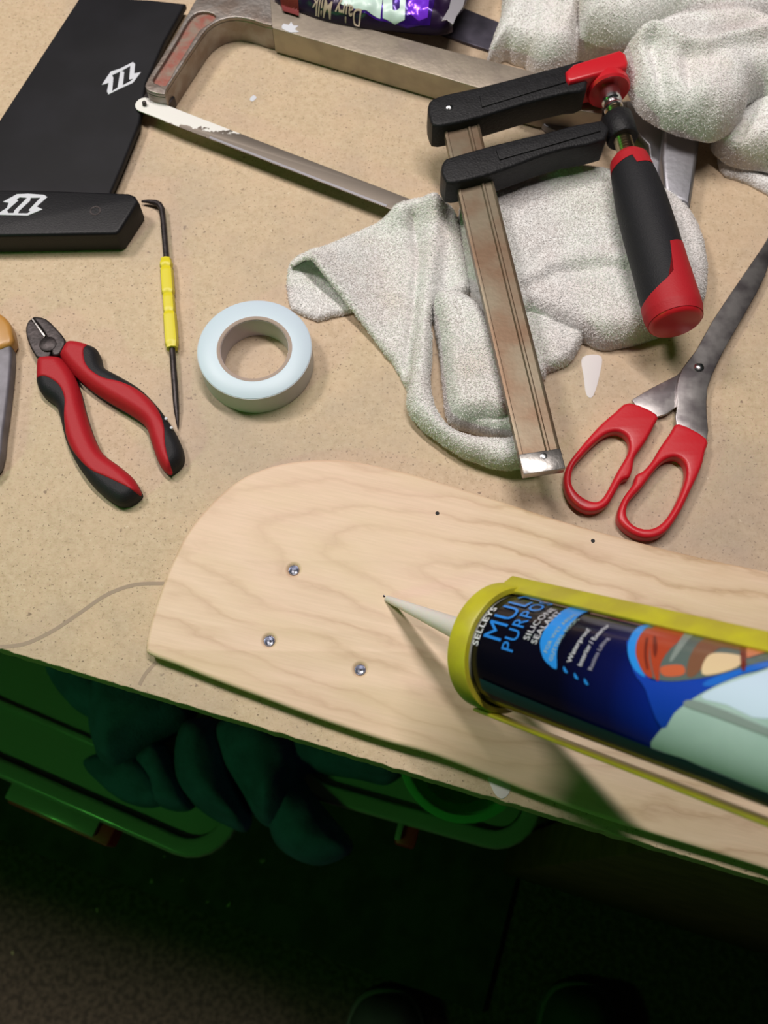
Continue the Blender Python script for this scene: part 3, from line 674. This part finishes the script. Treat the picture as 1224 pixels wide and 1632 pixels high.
# ------------------------------------------------------------ towels
def towel(name, label, layers, cell=.0011, nf=110000):
    acc = ([], [])
    for i, ly in enumerate(layers):
        poly, h, R, rid, zb, href = ly
        pg = smooth(X2(poly, href), 4)
        pg = [(x+.0006*noise.noise(Vector((x*900, y*900, i))), y+.0006*noise.noise(Vector((x*900, y*900, 5+i)))) for x, y in pg]
        rr = [(X2(p_, href), s_, a_) for p_, s_, a_ in rid]
        base_ = zb if callable(zb) else (lambda XY, D, z=zb: np.full(len(XY), z))
        def tf(XY, D, h=h, R=R, rr=rr, i=i, base_=base_):
            b_ = base_(XY, D); hv = h(XY) if callable(h) else h
            z = b_ + .0012 + (hv-.0012)*prof(D, R) + ridges(XY, rr)*np.clip(D/(R*.5), 0, 1)
            z += .0011*fbm(XY, 38, 11*i)*np.clip(D/R, 0, 1) + .00022*fbm(XY, 700, i+40, 2)*np.clip(D/.0015, .3, 1)
            return np.maximum(z, b_+.0008)
        cushion('t', pg, cell, tf, base_, M_TERRY, into=acc)
    o = mesh(name, *acc, M_TERRY, angle=180); tag(o, label, 'towel')
    V = np.array(acc[0]); Fq = np.array([f for f in acc[1] if len(f) == 4]); rg = np.random.default_rng(3)
    A_, B_, C_, D_ = (V[Fq[:, k]] for k in range(4))
    nn = np.cross(C_-A_, D_-B_); ar = np.linalg.norm(nn, axis=1); nn /= np.maximum(ar, 1e-12)[:, None]
    mid = (A_+B_+C_+D_)/4; outw = np.where(nn[:, 2:] < 0, -nn, nn); ok = (ar > 1e-9)
    # only upper faces and rims carry loops that can be seen
    upf = np.array([True]*len(Fq)); upf &= ok
    pr = ar*upf*np.where(mid[:, 2] > T+.0012, 1, .05); pr /= pr.sum()
    k = rg.choice(len(Fq), size=nf, p=pr); u = rg.random((nf, 1)); v = rg.random((nf, 1))
    p = (A_[k]*(1-u)+B_[k]*u)*(1-v) + (D_[k]*(1-u)+C_[k]*u)*v; n_ = outw[k]
    t_ = rg.normal(size=(nf, 3)); t_ -= n_*(t_*n_).sum(1, keepdims=True); t_ /= np.linalg.norm(t_, axis=1, keepdims=True)
    s_ = np.cross(n_, t_); ln_ = rg.uniform(.0006, .0015, (nf, 1)); wd_ = .00016
    m_ = p + t_*ln_*.5 + n_*rg.uniform(.0003, .0008, (nf, 1)); e_ = p + t_*ln_ + n_*rg.uniform(-.0001, .0006, (nf, 1))
    VV = np.concatenate([p+s_*wd_, p-s_*wd_, m_+s_*wd_, m_-s_*wd_, e_])
    i_ = np.arange(nf); FF = np.concatenate([np.stack([i_, i_+nf, i_+3*nf], 1), np.stack([i_, i_+3*nf, i_+2*nf], 1), np.stack([i_+2*nf, i_+3*nf, i_+4*nf], 1)])
    me = bpy.data.meshes.new('pile'); me.from_pydata(VV.tolist(), [], FF.tolist()); me.materials.append(M_PILE)
    tag(link(bpy.data.objects.new('pile', me), o), kind='stuff')
    return o

def arch(XY, D):       # the left tip lifts off the bench as an open fold
    a = np.array(X2([(500,440)], .01)[0]); b = np.array(X2([(610,430)], .01)[0])
    t_ = np.clip(((XY-a) @ (b-a))/((b-a) @ (b-a)), -1, 1); lift = np.clip(1-t_, 0, 1)**1.3
    dd, _ = segdist(XY, X2([(466,416),(560,362),(640,322)], .01), False)
    return .0003 + .021*np.clip(lift, 0, 1)*np.clip(dd/.014, 0, 1)**.6
towel('white_towel', 'off white towel crumpled under the clamp, its open corner near the tape roll', [
    # lower flap of the open corner
    ([(464,416),(458,432),(457,455),(460,478),(468,492),(504,507),(512,506),(535,500),(565,492),(590,470),(580,420),(520,392),(482,402)], .0045, .003, [], .0002, .004),
    # main left sheet
    ([(463,418),(475,409),(560,362),(640,320),(665,312),(700,311),(728,328),(745,400),(750,455),(705,462),(690,495),(684,560),(678,620),(672,648),(655,632),(650,612),(630,572),(600,535),(565,495),(520,450),(490,422)],
     .0048, .0040, [([(658,343),(667,398),(663,468),(654,530),(648,590)], .0030, -.0035), ([(690,330),(690,400),(680,470),(674,540),(664,600)], .0070, .0085), ([(640,335),(648,420),(640,500),(630,550)], .008, .002), ([(720,340),(735,430),(750,500)], .01, .004), ([(640,334),(662,328),(690,330)], .009, .010)], arch, .012),
    # outer loop of the hanging end
    ([(665,520),(686,520),(688,560),(686,610),(696,652),(720,684),(760,697),(800,700),(835,698),(840,735),(815,744),(780,740),(735,722),(690,692),(662,668),(650,645),(652,610)],
     .0135, .0070, [], .0050, .010),
    # inner lobe
    ([(690,472),(705,462),(745,470),(790,520),(815,600),(812,665),(770,672),(732,668),(714,652),(708,610),(704,560),(694,505)],
     .0225, .010, [([(745,500),(765,580),(770,640)], .009, .002), ([(715,500),(718,560),(722,630)], .006, .0015)], .0002, .014),
    ([(712,640),(760,650),(820,640),(835,690),(800,692),(750,682),(722,668)], .0150, .006, [], .0002, .007),
    # piece under the bar and the right hand panel
    ([(735,320),(790,303),(850,286),(905,271),(960,275),(1010,292),(1060,308),(1095,336),(1118,378),(1128,430),(1120,482),(1080,518),(1015,542),(965,550),(932,538),(890,524),(845,506),(800,520),(765,500),(740,420)],
     .0185, .011, [([(835,462),(870,440),(920,428),(1000,430),(1080,440)], .006, .0030), ([(835,475),(880,452),(960,442),(1060,455)], .004, -.002), ([(800,330),(900,320),(1000,330)], .02, .001), ([(845,440),(855,425),(862,415)], .004, -.003), ([(930,535),(990,520),(1080,500)], .006, .0015)], .0002, .007),
    ([(770,470),(850,498),(925,530),(921,556),(905,578),(872,592),(865,605),(820,620),(790,560)], .0105, .005, [([(850,540),(900,560)], .006, .001)], .0002, .004),
    ([(800,590),(845,600),(862,640),(852,700),(838,725),(812,700)], .0100, .006, [], .0002, .004),
])
towel('white_towel', 'off white towel heaped in the top right corner beside the red clamp pad', [
    ([(812,-60),(800,20),(778,86),(790,92),(806,84),(830,92),(858,92),(880,40),(900,-60)], .024, .010, [([(840,-20),(820,50)], .01, .004)], .0002, .008),
    ([(850,-60),(838,60),(850,95),(880,108),(915,96),(925,50),(960,20),(1000,-20),(1000,-60)], .034, .018, [([(880,-20),(875,70)], .007, -.006), ([(905,-20),(908,60)], .007, .005)], .0002, .014),
    ([(880,98),(890,40),(960,-60),(1300,-60),(1300,150),(1150,110),(1010,96),(940,92)], .022, .012, [], .0002, .006),
    ([(950,-80),(930,10),(955,36),(1010,42),(1080,26),(1150,34),(1260,20),(1260,-80)], .028, .014, [([(960,-20),(1060,0),(1200,-10)], .010, .005)], .022, .040),
    ([(994,84),(1010,60),(1050,38),(1110,28),(1180,25),(1224,40),(1260,60),(1260,150),(1215,140),(1196,150),(1186,176),(1150,204),(1110,200),(1062,184),(1026,160),(1006,124)],
     .028, .015, [([(1000,86),(1035,80),(1075,106),(1110,110),(1150,98),(1210,86)], .0055, .0085), ([(1030,60),(1075,78),(1120,84),(1190,66)], .007, -.0090), ([(1030,100),(1052,165)], .0045, -.0055), ([(1000,100),(1020,150)], .006, .003), ([(1150,130),(1100,185)], .010, .004), ([(1085,120),(1090,180)], .005, -.0035)], .028, .040),
    ([(1140,215),(1165,180),(1224,120),(1300,120),(1300,262),(1224,256),(1180,250),(1156,238)], .026, .011, [([(1190,150),(1172,230)], .006, -.007), ([(1215,170),(1224,240)], .005, .004)], .008, .018),
    ([(1146,205),(1160,200),(1280,250),(1290,330),(1224,304),(1190,286),(1150,268)], .005, .004, [([(1160,262),(1224,292)], .003, .0015)], .0002, .004),
], .0013)

# ------------------------------------------------------------ metal bracket under the clamp
ab = thing('metal_bracket', 'grey brushed metal bracket lying under the clamp spindle beside the towels', 'bracket', P(1050,240,0))
plate('plate', smooth(X2([(850,178),(880,170),(925,168),(1000,160),(1080,160),(1118,190),(1112,250),(1100,330),(1085,345),(1055,330),(1040,285),(1034,230),(1010,205),(960,205),(900,215),(868,200)], .006), 1), .0001, .006, M_ALU, ab, .0012)
plate('raised_flange', smooth(X2([(1062,188),(1116,192),(1112,250),(1100,325),(1060,310),(1055,250)], .017), 1), .0055, .017, M_ALU, ab, .003)
plate('lip', smooth(X2([(876,176),(905,166),(1000,162),(1000,172),(910,178),(890,190)], .010), 1), .0055, .010, M_ALU, ab, .001)

# ------------------------------------------------------------ F clamp
CZ = .037
cl = thing('bar_clamp', 'black and red F clamp lying on the towel with long steel bar and screw handle', 'clamp', P(735,200,0))
A0 = P(735, 198, CZ+.003); A1 = P(868, 751, CZ-.001); ax = (A1-A0); AL = ax.length; ax.normalize()
sd = ax.cross(Vector((0,0,1))).normalized()
if sd.x < 0: sd = -sd
uz = sd.cross(ax); uz = uz if uz.z > 0 else -uz
pf = [(-.0115,0),(-.0115,-.0005),(-.0104,.0),(-.0098,0),(-.0093,-.0009),(.0032,-.0009),(.0040,0),(.0052,.0),(.0060,-.0007),(.0098,-.0007),(.0105,0),(.0115,-.0005),(.0115,-.0060),(-.0115,-.0060)]
pf = pf[1:]
V = [A0 + ax*a + sd*x + uz*z for a in (-.012, AL) for x, z in pf]; n_ = len(pf)
Fc = [(k, (k+1) % n_, n_+(k+1) % n_, n_+k) for k in range(n_)] + [tuple(range(n_)), tuple(range(n_, 2*n_))]
mesh('bar', V, Fc, M_BARM, cl, angle=20)
o = box('bar_end_cap', A1-ax*.006-uz*.003, sd*.0117, ax*.0062, uz*.0031, M_STEEL, cl, .0005); o['label'] = 'bright worn steel end'
q = A1-ax*.009+sd*.0015; lathe('stop_pin', q-uz*.0008, uz, [(0,.0024),(.0008,.0022),(.0012,.0012),(.0012,.0001)], M_CHROME, cl, 20)
def arm(outl, z0, z1, panel):
    plate('jaw_arm', smooth(X2(outl, z1), 2), z0, z1, M_BLACKI, cl, .0022)
    plate('arm_rib', smooth(X2(panel, z1), 1), z1-.001, z1+.0009, M_BLACKI, cl, .0005)
ZA, ZB = CZ-.011, CZ+.009
arm([(682,168),(690,156),(715,148),(762,138),(840,118),(905,101),(935,96),(935,140),(905,147),(840,163),(764,186),(700,200),(686,192)], ZA, ZB, [(764,154),(900,115),(902,132),(768,172)])
arm([(703,268),(708,254),(722,248),(785,230),(870,210),(960,190),(965,222),(900,236),(850,252),(785,276),(722,291),(708,284)], ZA, ZB, [(790,240),(955,198),(957,210),(796,256)])
q = P(716, 171, ZB); lathe('rivet', (q.x, q.y, T+ZB-.0005), (0,0,1), [(0,.0026),(.0010,.0024),(.0018,.0012),(.0020,.0001)], M_CHROME, cl, 20)
# spindle axis
H0 = P(968, 138, CZ-.001); H1 = P(1073, 500, CZ+.001)
hx = (H1-H0).normalized(); HL = (H1-H0).length
def along(px, py):                          # distance along the spindle of a photo point
    r = ray(px, py).normalized(); w0 = CAM-H0; a_, b_, c2 = 1.0, r.dot(hx), 1.0; d_, e_ = r.dot(w0), hx.dot(w0)
    return (a_*e_-b_*d_)/(a_*c2-b_*b_)
# red pad
plate('jaw_pad', smooth(X2([(902,112),(914,101),(988,78),(998,84),(1002,98),(1000,106),(908,130),(903,124)], ZB+.003), 1), ZA-.001, ZB+.003, M_RED, cl, .0025)['label'] = 'red plastic jaw pad'
s0 = along(966, 138)+.004
lathe('pad_boss', H0+hx*(s0-.010), hx, [(0,.001),(0,.0120),(.006,.0140),(.010,.0142),(.0115,.0130),(.0095,.0090),(.0090,.001)], M_RED, cl, 40)
lathe('swivel_ball', H0+hx*(s0+.001), hx, [(-.004,.001),(-.004,.0050),(.002,.0068),(.009,.0064),(.010,.0054),(.012,.0054),(.013,.0062),(.015,.0062),(.016,.0045),(.020,.0045),(.026,.0044)], M_CHROME, cl, 32)
sb0, sb1 = along(976, 190), along(990, 224)
lathe('screw_boss', H0+hx*sb0, hx, [(0,.001),(0,.0090),(.0012,.0100),(sb1-sb0-.001,.0100),(sb1-sb0,.0092),(sb1-sb0,.001)], M_BLACKI, cl, 32)
st1 = along(1000, 262); pfl = []; a_ = s0+.016; kk = 0
while a_ < st1+.012:
    pfl.append((a_, .0058 if kk % 2 else .0048)); a_ += .00105; kk += 1
lathe('threaded_spindle', H0, hx, pfl, new_mat('brassy threaded steel', (.42,.33,.22), .3, 1), cl, 24)
h0s, h1s = along(1000, 250), along(1078, 512)
HLn = h1s-h0s
rad = lambda f: float(np.interp(f, [0,.03,.08,.14,.3,.5,.7,.85,.95,1], [.0090,.0120,.0130,.0142,.0160,.0166,.0166,.0170,.0172,.0160]))
def zone(name, f0, f1, mat, wob=None, extra=0.0, n=64):
    V = []; Fc = []; s_ = hx.cross(Vector((0,0,1))).normalized(); u_ = s_.cross(hx); rows = 24
    for i in range(rows+1):
        for k in range(n):
            q_ = 2*math.pi*k/n; g0 = f0(q_) if callable(f0) else f0; g1 = f1(q_) if callable(f1) else f1
            f = g0+(g1-g0)*i/rows; r_ = rad(f)+extra
            V.append(H0+hx*(h0s+HLn*f)+s_*r_*math.cos(q_)+u_*r_*math.sin(q_))
    for i in range(rows):
        for k in range(n): k2 = (k+1) % n; Fc.append((i*n+k, i*n+k2, (i+1)*n+k2, (i+1)*n+k))
    Fc += [tuple(range(n))[::-1], tuple(rows*n+k for k in range(n))]
    return mesh(name, V, Fc, mat, cl, angle=50)
# angle 0 = side direction s_, 90 deg = up
s_chk = hx.cross(Vector((0,0,1))).normalized(); sgn = 1 if s_chk.x > 0 else -1
def bnd_top(q_):
    x_ = math.cos(q_)*sgn
    return .075 + .06*(1 if abs(x_-.35) < .45 and math.sin(q_) > 0 else 0) - .02*x_
def bnd_end(q_):
    x_ = math.cos(q_)*sgn
    return float(np.interp(x_, [-1, -.25, .05, .15, 1], [.90, .84, .80, .64, .60]))
zone('handle_collar', 0, bnd_top, M_REDG)['label'] = 'red front of the handle'
zone('handle_grip', 0.02, .97, M_BLKG, extra=-.0003)
zone('handle_end', bnd_end, 1.0, M_REDG)['label'] = 'red rounded butt of the handle'
lathe('handle_cap', H0+hx*(h1s-.0006), hx, [(0,.0158),(.0018,.0150),(.0030,.0130),(.0034,.0001)], M_RED, cl, 48)

# ------------------------------------------------------------ object cut by the left edge
kn = thing('utility_tool', 'grey metal tool with amber plastic end, cut by the left edge beside the pliers', 'tool', P(-10,600,0))
M_GTOOL = new_mat('dull grey metal', (.22,.21,.24), .55, .3, var=.4, vscale=60)
plate('metal_body', smooth(X2([(-30,540),(8,528),(17,548),(17,580),(12,630),(4,690),(-4,740),(-30,740)], .010), 2), .0003, .010, M_GTOOL, kn, .002)
plate('amber_cap', smooth(X2([(-30,490),(-2,497),(14,512),(19,530),(16,548),(-30,556)], .012), 2), .0003, .012, M_AMBER, kn, .003)['label'] = 'amber plastic end'

# ------------------------------------------------------------ sealant cartridge in a yellow gun
tip = P(617, 954, BZ+.0004)
C0 = PD(787, 1028, .430)                               # centre of the front ring
ca = (rt*.60 - up*.10*1.0 - fw*.79).normalized()
# label up direction b: perpendicular to the axis, facing the camera at b = 0
vd = (CAM - C0).normalized(); e_r = (vd - ca*vd.dot(ca)).normalized(); e_t = ca.cross(e_r)
if e_t.dot(up) < 0: e_t = -e_t
CR = .0252
gun = thing('caulking_gun', 'yellow skeleton caulking gun frame cradling the sealant cartridge, pointing at the board', 'caulking gun', C0)
crt = thing('sealant_cartridge', 'dark blue silicone sealant cartridge with white nozzle touching a drilled hole', 'sealant cartridge', C0)
def cyl(a, b, r): th = b/CR; return C0 + ca*a + e_r*(r*math.cos(th)) + e_t*(r*math.sin(th))
def LB(px, py):
    """photo point -> (axial, arc) on the cartridge wall"""
    d = ray(px, py).normalized(); o_ = CAM-C0
    ox, oy, dx_, dy_ = o_.dot(e_r), o_.dot(e_t), d.dot(e_r), d.dot(e_t)
    A_ = dx_*dx_+dy_*dy_; B_ = ox*dx_+oy*dy_; C_ = ox*ox+oy*oy-CR*CR; disc = B_*B_-A_*C_
    t_ = (-B_-math.sqrt(max(disc, 0)))/A_; p = o_+d*t_
    return (p.dot(ca), CR*math.atan2(p.dot(e_t), p.dot(e_r)))
CL = .205
lathe('tube', C0, ca, [(.004,.001),(.004,CR-.0008),(CL,CR-.0008),(CL,CR-.003),(CL-.01,CR-.003),(CL-.01,.001)], new_mat('cartridge plastic', (.72,.74,.72), .35), crt, 72)
nd = (C0+ca*.004-tip); NL = nd.length
lathe('nozzle', tip, nd, [(0,.0017),(.0004,.0019),(.02,.0028),(NL-.012,.0066),(NL-.010,.0078),(NL-.002,.0080),(NL,.0080)], M_NOZ, crt, 32)
M_LAB = new_mat('label print navy', (.003,.004,.018), .22, coat=.5)
nt, Nn, Ll, Bb = nodes(M_LAB)
at = nt.nodes.new('ShaderNodeUVMap'); sp_ = nt.nodes.new('ShaderNodeSeparateXYZ'); Ll.new(at.outputs[0], sp_.inputs[0])
Ll.new(ramp(nt, sp_.outputs['X'], [(.0, (.002,.002,.005)), (.30, (.002,.002,.012)), (.42, (.003,.006,.07)), (.52, (.003,.018,.24)), (.70, (.006,.07,.48))]), Bb.inputs['Base Color'])
def lab_mesh(name, XY, Q, r, mat, parent=crt, uv=False, th=.00015):
    n = len(XY); V = [cyl(a, b, r+th) for a, b in XY]
    Fc = [tuple(int(i) for i in q) for q in Q]
    me = bpy.data.meshes.new(name); me.from_pydata([tuple(v_) for v_ in V], [], Fc); me.update()
    bm = bmesh.new(); bm.from_mesh(me)
    for f in bm.faces:
        f.smooth = True
    bm.normal_update(); bm.faces.ensure_lookup_table()
    f = bm.faces[0]; ctr = f.calc_center_median(); rad_ = ctr-C0; rad_ -= ca*rad_.dot(ca)
    if f.normal.dot(rad_) < 0: bmesh.ops.reverse_faces(bm, faces=bm.faces)
    bm.to_mesh(me); bm.free()
    if uv:
        l_ = me.uv_layers.new(name='UVMap')
        for lp in me.loops: l_.data[lp.index].uv = (XY[lp.vertex_index][0]/CL, XY[lp.vertex_index][1]/(CR*6.283)+.5)
    me.materials.append(mat); return link(bpy.data.objects.new(name, me), parent)
# label sleeve
na, nb = 42, 72
XY = [(.012+(CL-.018)*i/na, CR*(-math.pi+2*math.pi*j/nb)) for i in range(na+1) for j in range(nb)]
Q = [(i*nb+j, (i+1)*nb+j, (i+1)*nb+(j+1) % nb, i*nb+(j+1) % nb) for i in range(na) for j in range(nb)]
lab_mesh('label_sleeve', XY, Q, CR-.0003, M_LAB, crt, True)
def decal(name, pts, mat, lay=1, cell=.0012, sm_=3, space='px'):
    pg = [LB(x, y) for x, y in pts] if space == 'px' else pts
    if sm_ > 1: pg = smooth(pg, sm_)
    XY, D, Q = fill_grid(pg, cell)
    return lab_mesh(name, XY, Q, CR+.00012*lay, mat)
def fm(name, c, r=.3): return new_mat(name, c, r, coat=.3)
M_SKY = fm('sky blue print', (.02,.26,.78)); M_BLU = fm('mid blue print', (.015,.14,.60)); M_ROY = fm('royal blue print', (.006,.05,.42))
M_AQ = new_mat('pale aqua print', (.42,.58,.54), .28, coat=.3, color2=(.34,.50,.46), vscale=25)
M_ORG = fm('terracotta print', (.40,.055,.02)); M_ORD = fm('dark terracotta print', (.16,.022,.012)); M_PGR = fm('slate print', (.10,.14,.13)); M_BEI = fm('cream print', (.72,.56,.34))
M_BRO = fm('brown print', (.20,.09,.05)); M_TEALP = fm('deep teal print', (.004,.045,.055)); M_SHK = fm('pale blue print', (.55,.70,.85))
M_TX = fm('white lettering', (.66,.68,.74)); M_TXB = fm('blue lettering', (.02,.22,.72)); M_TXG = fm('grey lettering', (.40,.40,.50))
# lower teal border band, pale area, curved sweeps, picture
aL = lambda px, py: LB(px, py)[0]
decal('aqua_field', [(1038,1191),(1056,1160),(1076,1136),(1100,1117),(1139,1095),(1180,1078),(1224,1066),(1290,1050),(1340,1120),(1330,1300),(1260,1285),(1224,1262),(1160,1240),(1090,1208)], M_AQ, 1, .0015)
decal('blue_sweep', [(1000,1020),(1010,1070),(1030,1100),(1056,1160),(1076,1136),(1100,1117),(1139,1095),(1180,1078),(1224,1064),(1290,1048),(1290,1036),(1224,1050),(1160,1072),(1098,1084),(1056,1086),(1030,1076)], M_ROY, 2, .0010)
decal('blue_highlight', [(1120,1092),(1139,1094),(1180,1077),(1224,1065),(1290,1048),(1290,1036),(1224,1052),(1175,1068),(1140,1080)], M_BLU, 3, .0010)
decal('sky_crescent', [(1046,994),(1020,1000),(1006,1015),(1001,1032),(1004,1052),(1014,1070),(1030,1080),(1020,1062),(1014,1040),(1018,1020),(1030,1005)], M_SKY, 3, .0008)
decal('picture_print', [(1040,1000),(1022,1012),(1014,1034),(1018,1056),(1030,1076),(1056,1086),(1098,1085),(1160,1074),(1224,1056),(1290,1038),(1290,1025),(1224,1022),(1150,1010),(1090,1000)], M_PGR, 4, .0010)
for pg, mm_, ly in [
    ([(1036,1004),(1020,1016),(1014,1040),(1020,1060),(1030,1076),(1042,1080),(1036,1050),(1038,1020)], M_ORG, 5),
    ([(1042,1002),(1038,1020),(1038,1050),(1046,1082),(1052,1084),(1054,1060),(1066,1040),(1085,1022),(1092,1010),(1090,1002)], M_ORG, 5),
    ([(1030,1020),(1028,1045),(1032,1068),(1035,1066),(1032,1045),(1034,1022)], M_ORD, 6),
    ([(1042,1018),(1042,1040),(1046,1050),(1049,1035),(1046,1018)], M_ORD, 6),
    ([(1098,1010),(1112,1010),(1092,1030),(1076,1052),(1068,1055),(1080,1030)], fm('light slate print', (.22,.27,.25)), 5),
    ([(1056,1064),(1088,1062),(1092,1076),(1070,1080),(1056,1076)], fm('orange print', (.55,.12,.05)), 5),
    ([(1100,1050),(1118,1024),(1140,1012),(1180,1018),(1224,1024),(1224,1032),(1185,1040),(1150,1035),(1125,1060),(1110,1078),(1096,1078)], M_BRO, 5),
    ([(1120,1076),(1126,1052),(1140,1044),(1170,1046),(1186,1052),(1176,1066),(1145,1076)], M_BEI, 6),
    ([(1180,1030),(1188,1028),(1190,1064),(1182,1066)], M_ORD, 7),
    ([(1190,1036),(1240,1032),(1240,1042),(1192,1052)], fm('coral print', (.62,.20,.10)), 6)]:
    decal('picture_patch', pg, mm_, ly, .0007)
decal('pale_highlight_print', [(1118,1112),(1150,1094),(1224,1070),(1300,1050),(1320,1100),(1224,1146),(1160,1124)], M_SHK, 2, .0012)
decal('grey_line_print', [(1092,1125),(1105,1116),(1160,1134),(1224,1160),(1300,1185),(1300,1205),(1224,1174),(1150,1146)], fm('grey aqua print', (.24,.31,.29)), 3, .0010)
decal('teal_band', [(770,1098),(800,1112),(900,1152),(1038,1206),(1130,1240),(1224,1280),(1300,1310),(1300,1296),(1224,1262),(1130,1224),(1038,1190),(900,1136),(800,1095),(766,1080)], M_TEALP, 4, .0012, 1)
decal('pill_print', [(866,1048),(861,1025),(868,1005),(885,985),(905,970),(925,962),(948,966),(930,978),(910,996),(895,1018),(888,1040),(888,1066),(876,1060)], M_SKY, 1, .0008)
def ltext(body, px, px_top, mat, lay=2, bold=0.0, stretch=1.0, spacing=1.0, italic=0.0, name='label_lettering', maxb=None):
    a0, b0_ = LB(*px); a1, _ = LB(*px_top); size = abs(a0-a1)/.72
    me = text_mesh(body, size, bold*size, spacing)
    bm = bmesh.new(); bm.from_mesh(me); bmesh.ops.triangulate(bm, faces=bm.faces)
    for _ in range(2):
        ee = [e for e in bm.edges if e.calc_length() > .0022]
        if ee: bmesh.ops.subdivide_edges(bm, edges=ee, cuts=1); bmesh.ops.triangulate(bm, faces=bm.faces)
    for v_ in bm.verts:
        x, y = v_.co.x*stretch, v_.co.y
        v_.co = cyl(a0 - y, b0_ + x + italic*y, CR+.00012*lay+.00015)
    bm.normal_update(); bm.faces.ensure_lookup_table()
    for f in bm.faces:
        ctr = f.calc_center_median(); rad_ = ctr-C0; rad_ -= ca*rad_.dot(ca)
        if f.normal.dot(rad_) < 0: f.normal_flip()
    bm.to_mesh(me); bm.free(); me.materials.clear(); me.materials.append(mat); me.name = name
    return link(bpy.data.objects.new(name, me), crt)
ltext('SELLEYS', (762,1030), (754,1026), M_TX, 2, .02, 1.1, 1.1)
ltext('MULTI', (797,1026), (771,1010), M_TXB, 2, .0, .82, 1.05)
ltext('PURPOSE', (817,1042), (799,1033), M_TXB, 2, .004, .86, 1.1)
ltext('SILICONE', (843,1022), (834,1019), M_TX, 2, .0, 1.0, 1.05)
ltext('SEALANT', (855,1028), (846,1025), M_TX, 2, .0, 1.0, 1.05)
ltext('FOR WET AREAS', (873,1042), (867,1040), M_AQ, 3, .0, 1.0, 1.05)
ltext('GUTTERS, ROOFS', (881,1055), (875,1053), M_AQ, 3, .0, .95, 1.05)
ltext('Waterproof', (911,1057), (904,1054), M_TX, 2, .01, 1.0)
ltext('Interior / Exterior', (928,1063), (921,1060), M_TX, 2, .01, .92)
ltext('Resists Lifting', (944,1070), (938,1067), M_TXG, 2, .0, 1.0)
for x, y in ((902,1068),(919,1078),(935,1087)):
    decal('droplet_print', [(x-3,y-6),(x+1,y-1),(x+4,y+5),(x,y+4),(x-3,y)], M_SKY, 2, .0004, 2)

# gun: front ring, two side rails, back plate, rod, handle
GR = .0290
lathe('front_ring', C0, ca, [(0,.0085),(0,GR-.0015),(.0012,GR),(.0110,GR),(.0118,GR-.0006),(.0118,CR+.0009),(.0030,CR+.0009),(.0030,.0085)], M_YELP, gun, 96, closed=True)
def rail(th, wd, tk, rr, name='side_rail', k=0.0):
    rad_ = e_r*math.cos(th)+e_t*math.sin(th)
    r2 = (rad_+e_r*k).normalized(); t2 = ca.cross(r2)
    return box(name, C0+ca*(.001+.115)+rad_*rr, ca*.115, t2*wd, r2*tk, M_YELP, gun, .0008)
rail(math.radians(80), .0052, .0012, GR-.0002, k=.85)
rail(math.radians(-94), .0050, .0009, GR+.0008, k=-.02)
lathe('rear_plate', C0+ca*.229, ca, [(0,.001),(0,GR+.002),(.0025,GR+.002),(.0025,.001)], M_YELP, gun, 64)
lathe('plunger_rod', C0+ca*.196, ca, [(0,.001),(0,.021),(.002,.021),(.002,.0035),(.12,.0035),(.12,.001)], M_STEEL, gun, 24)
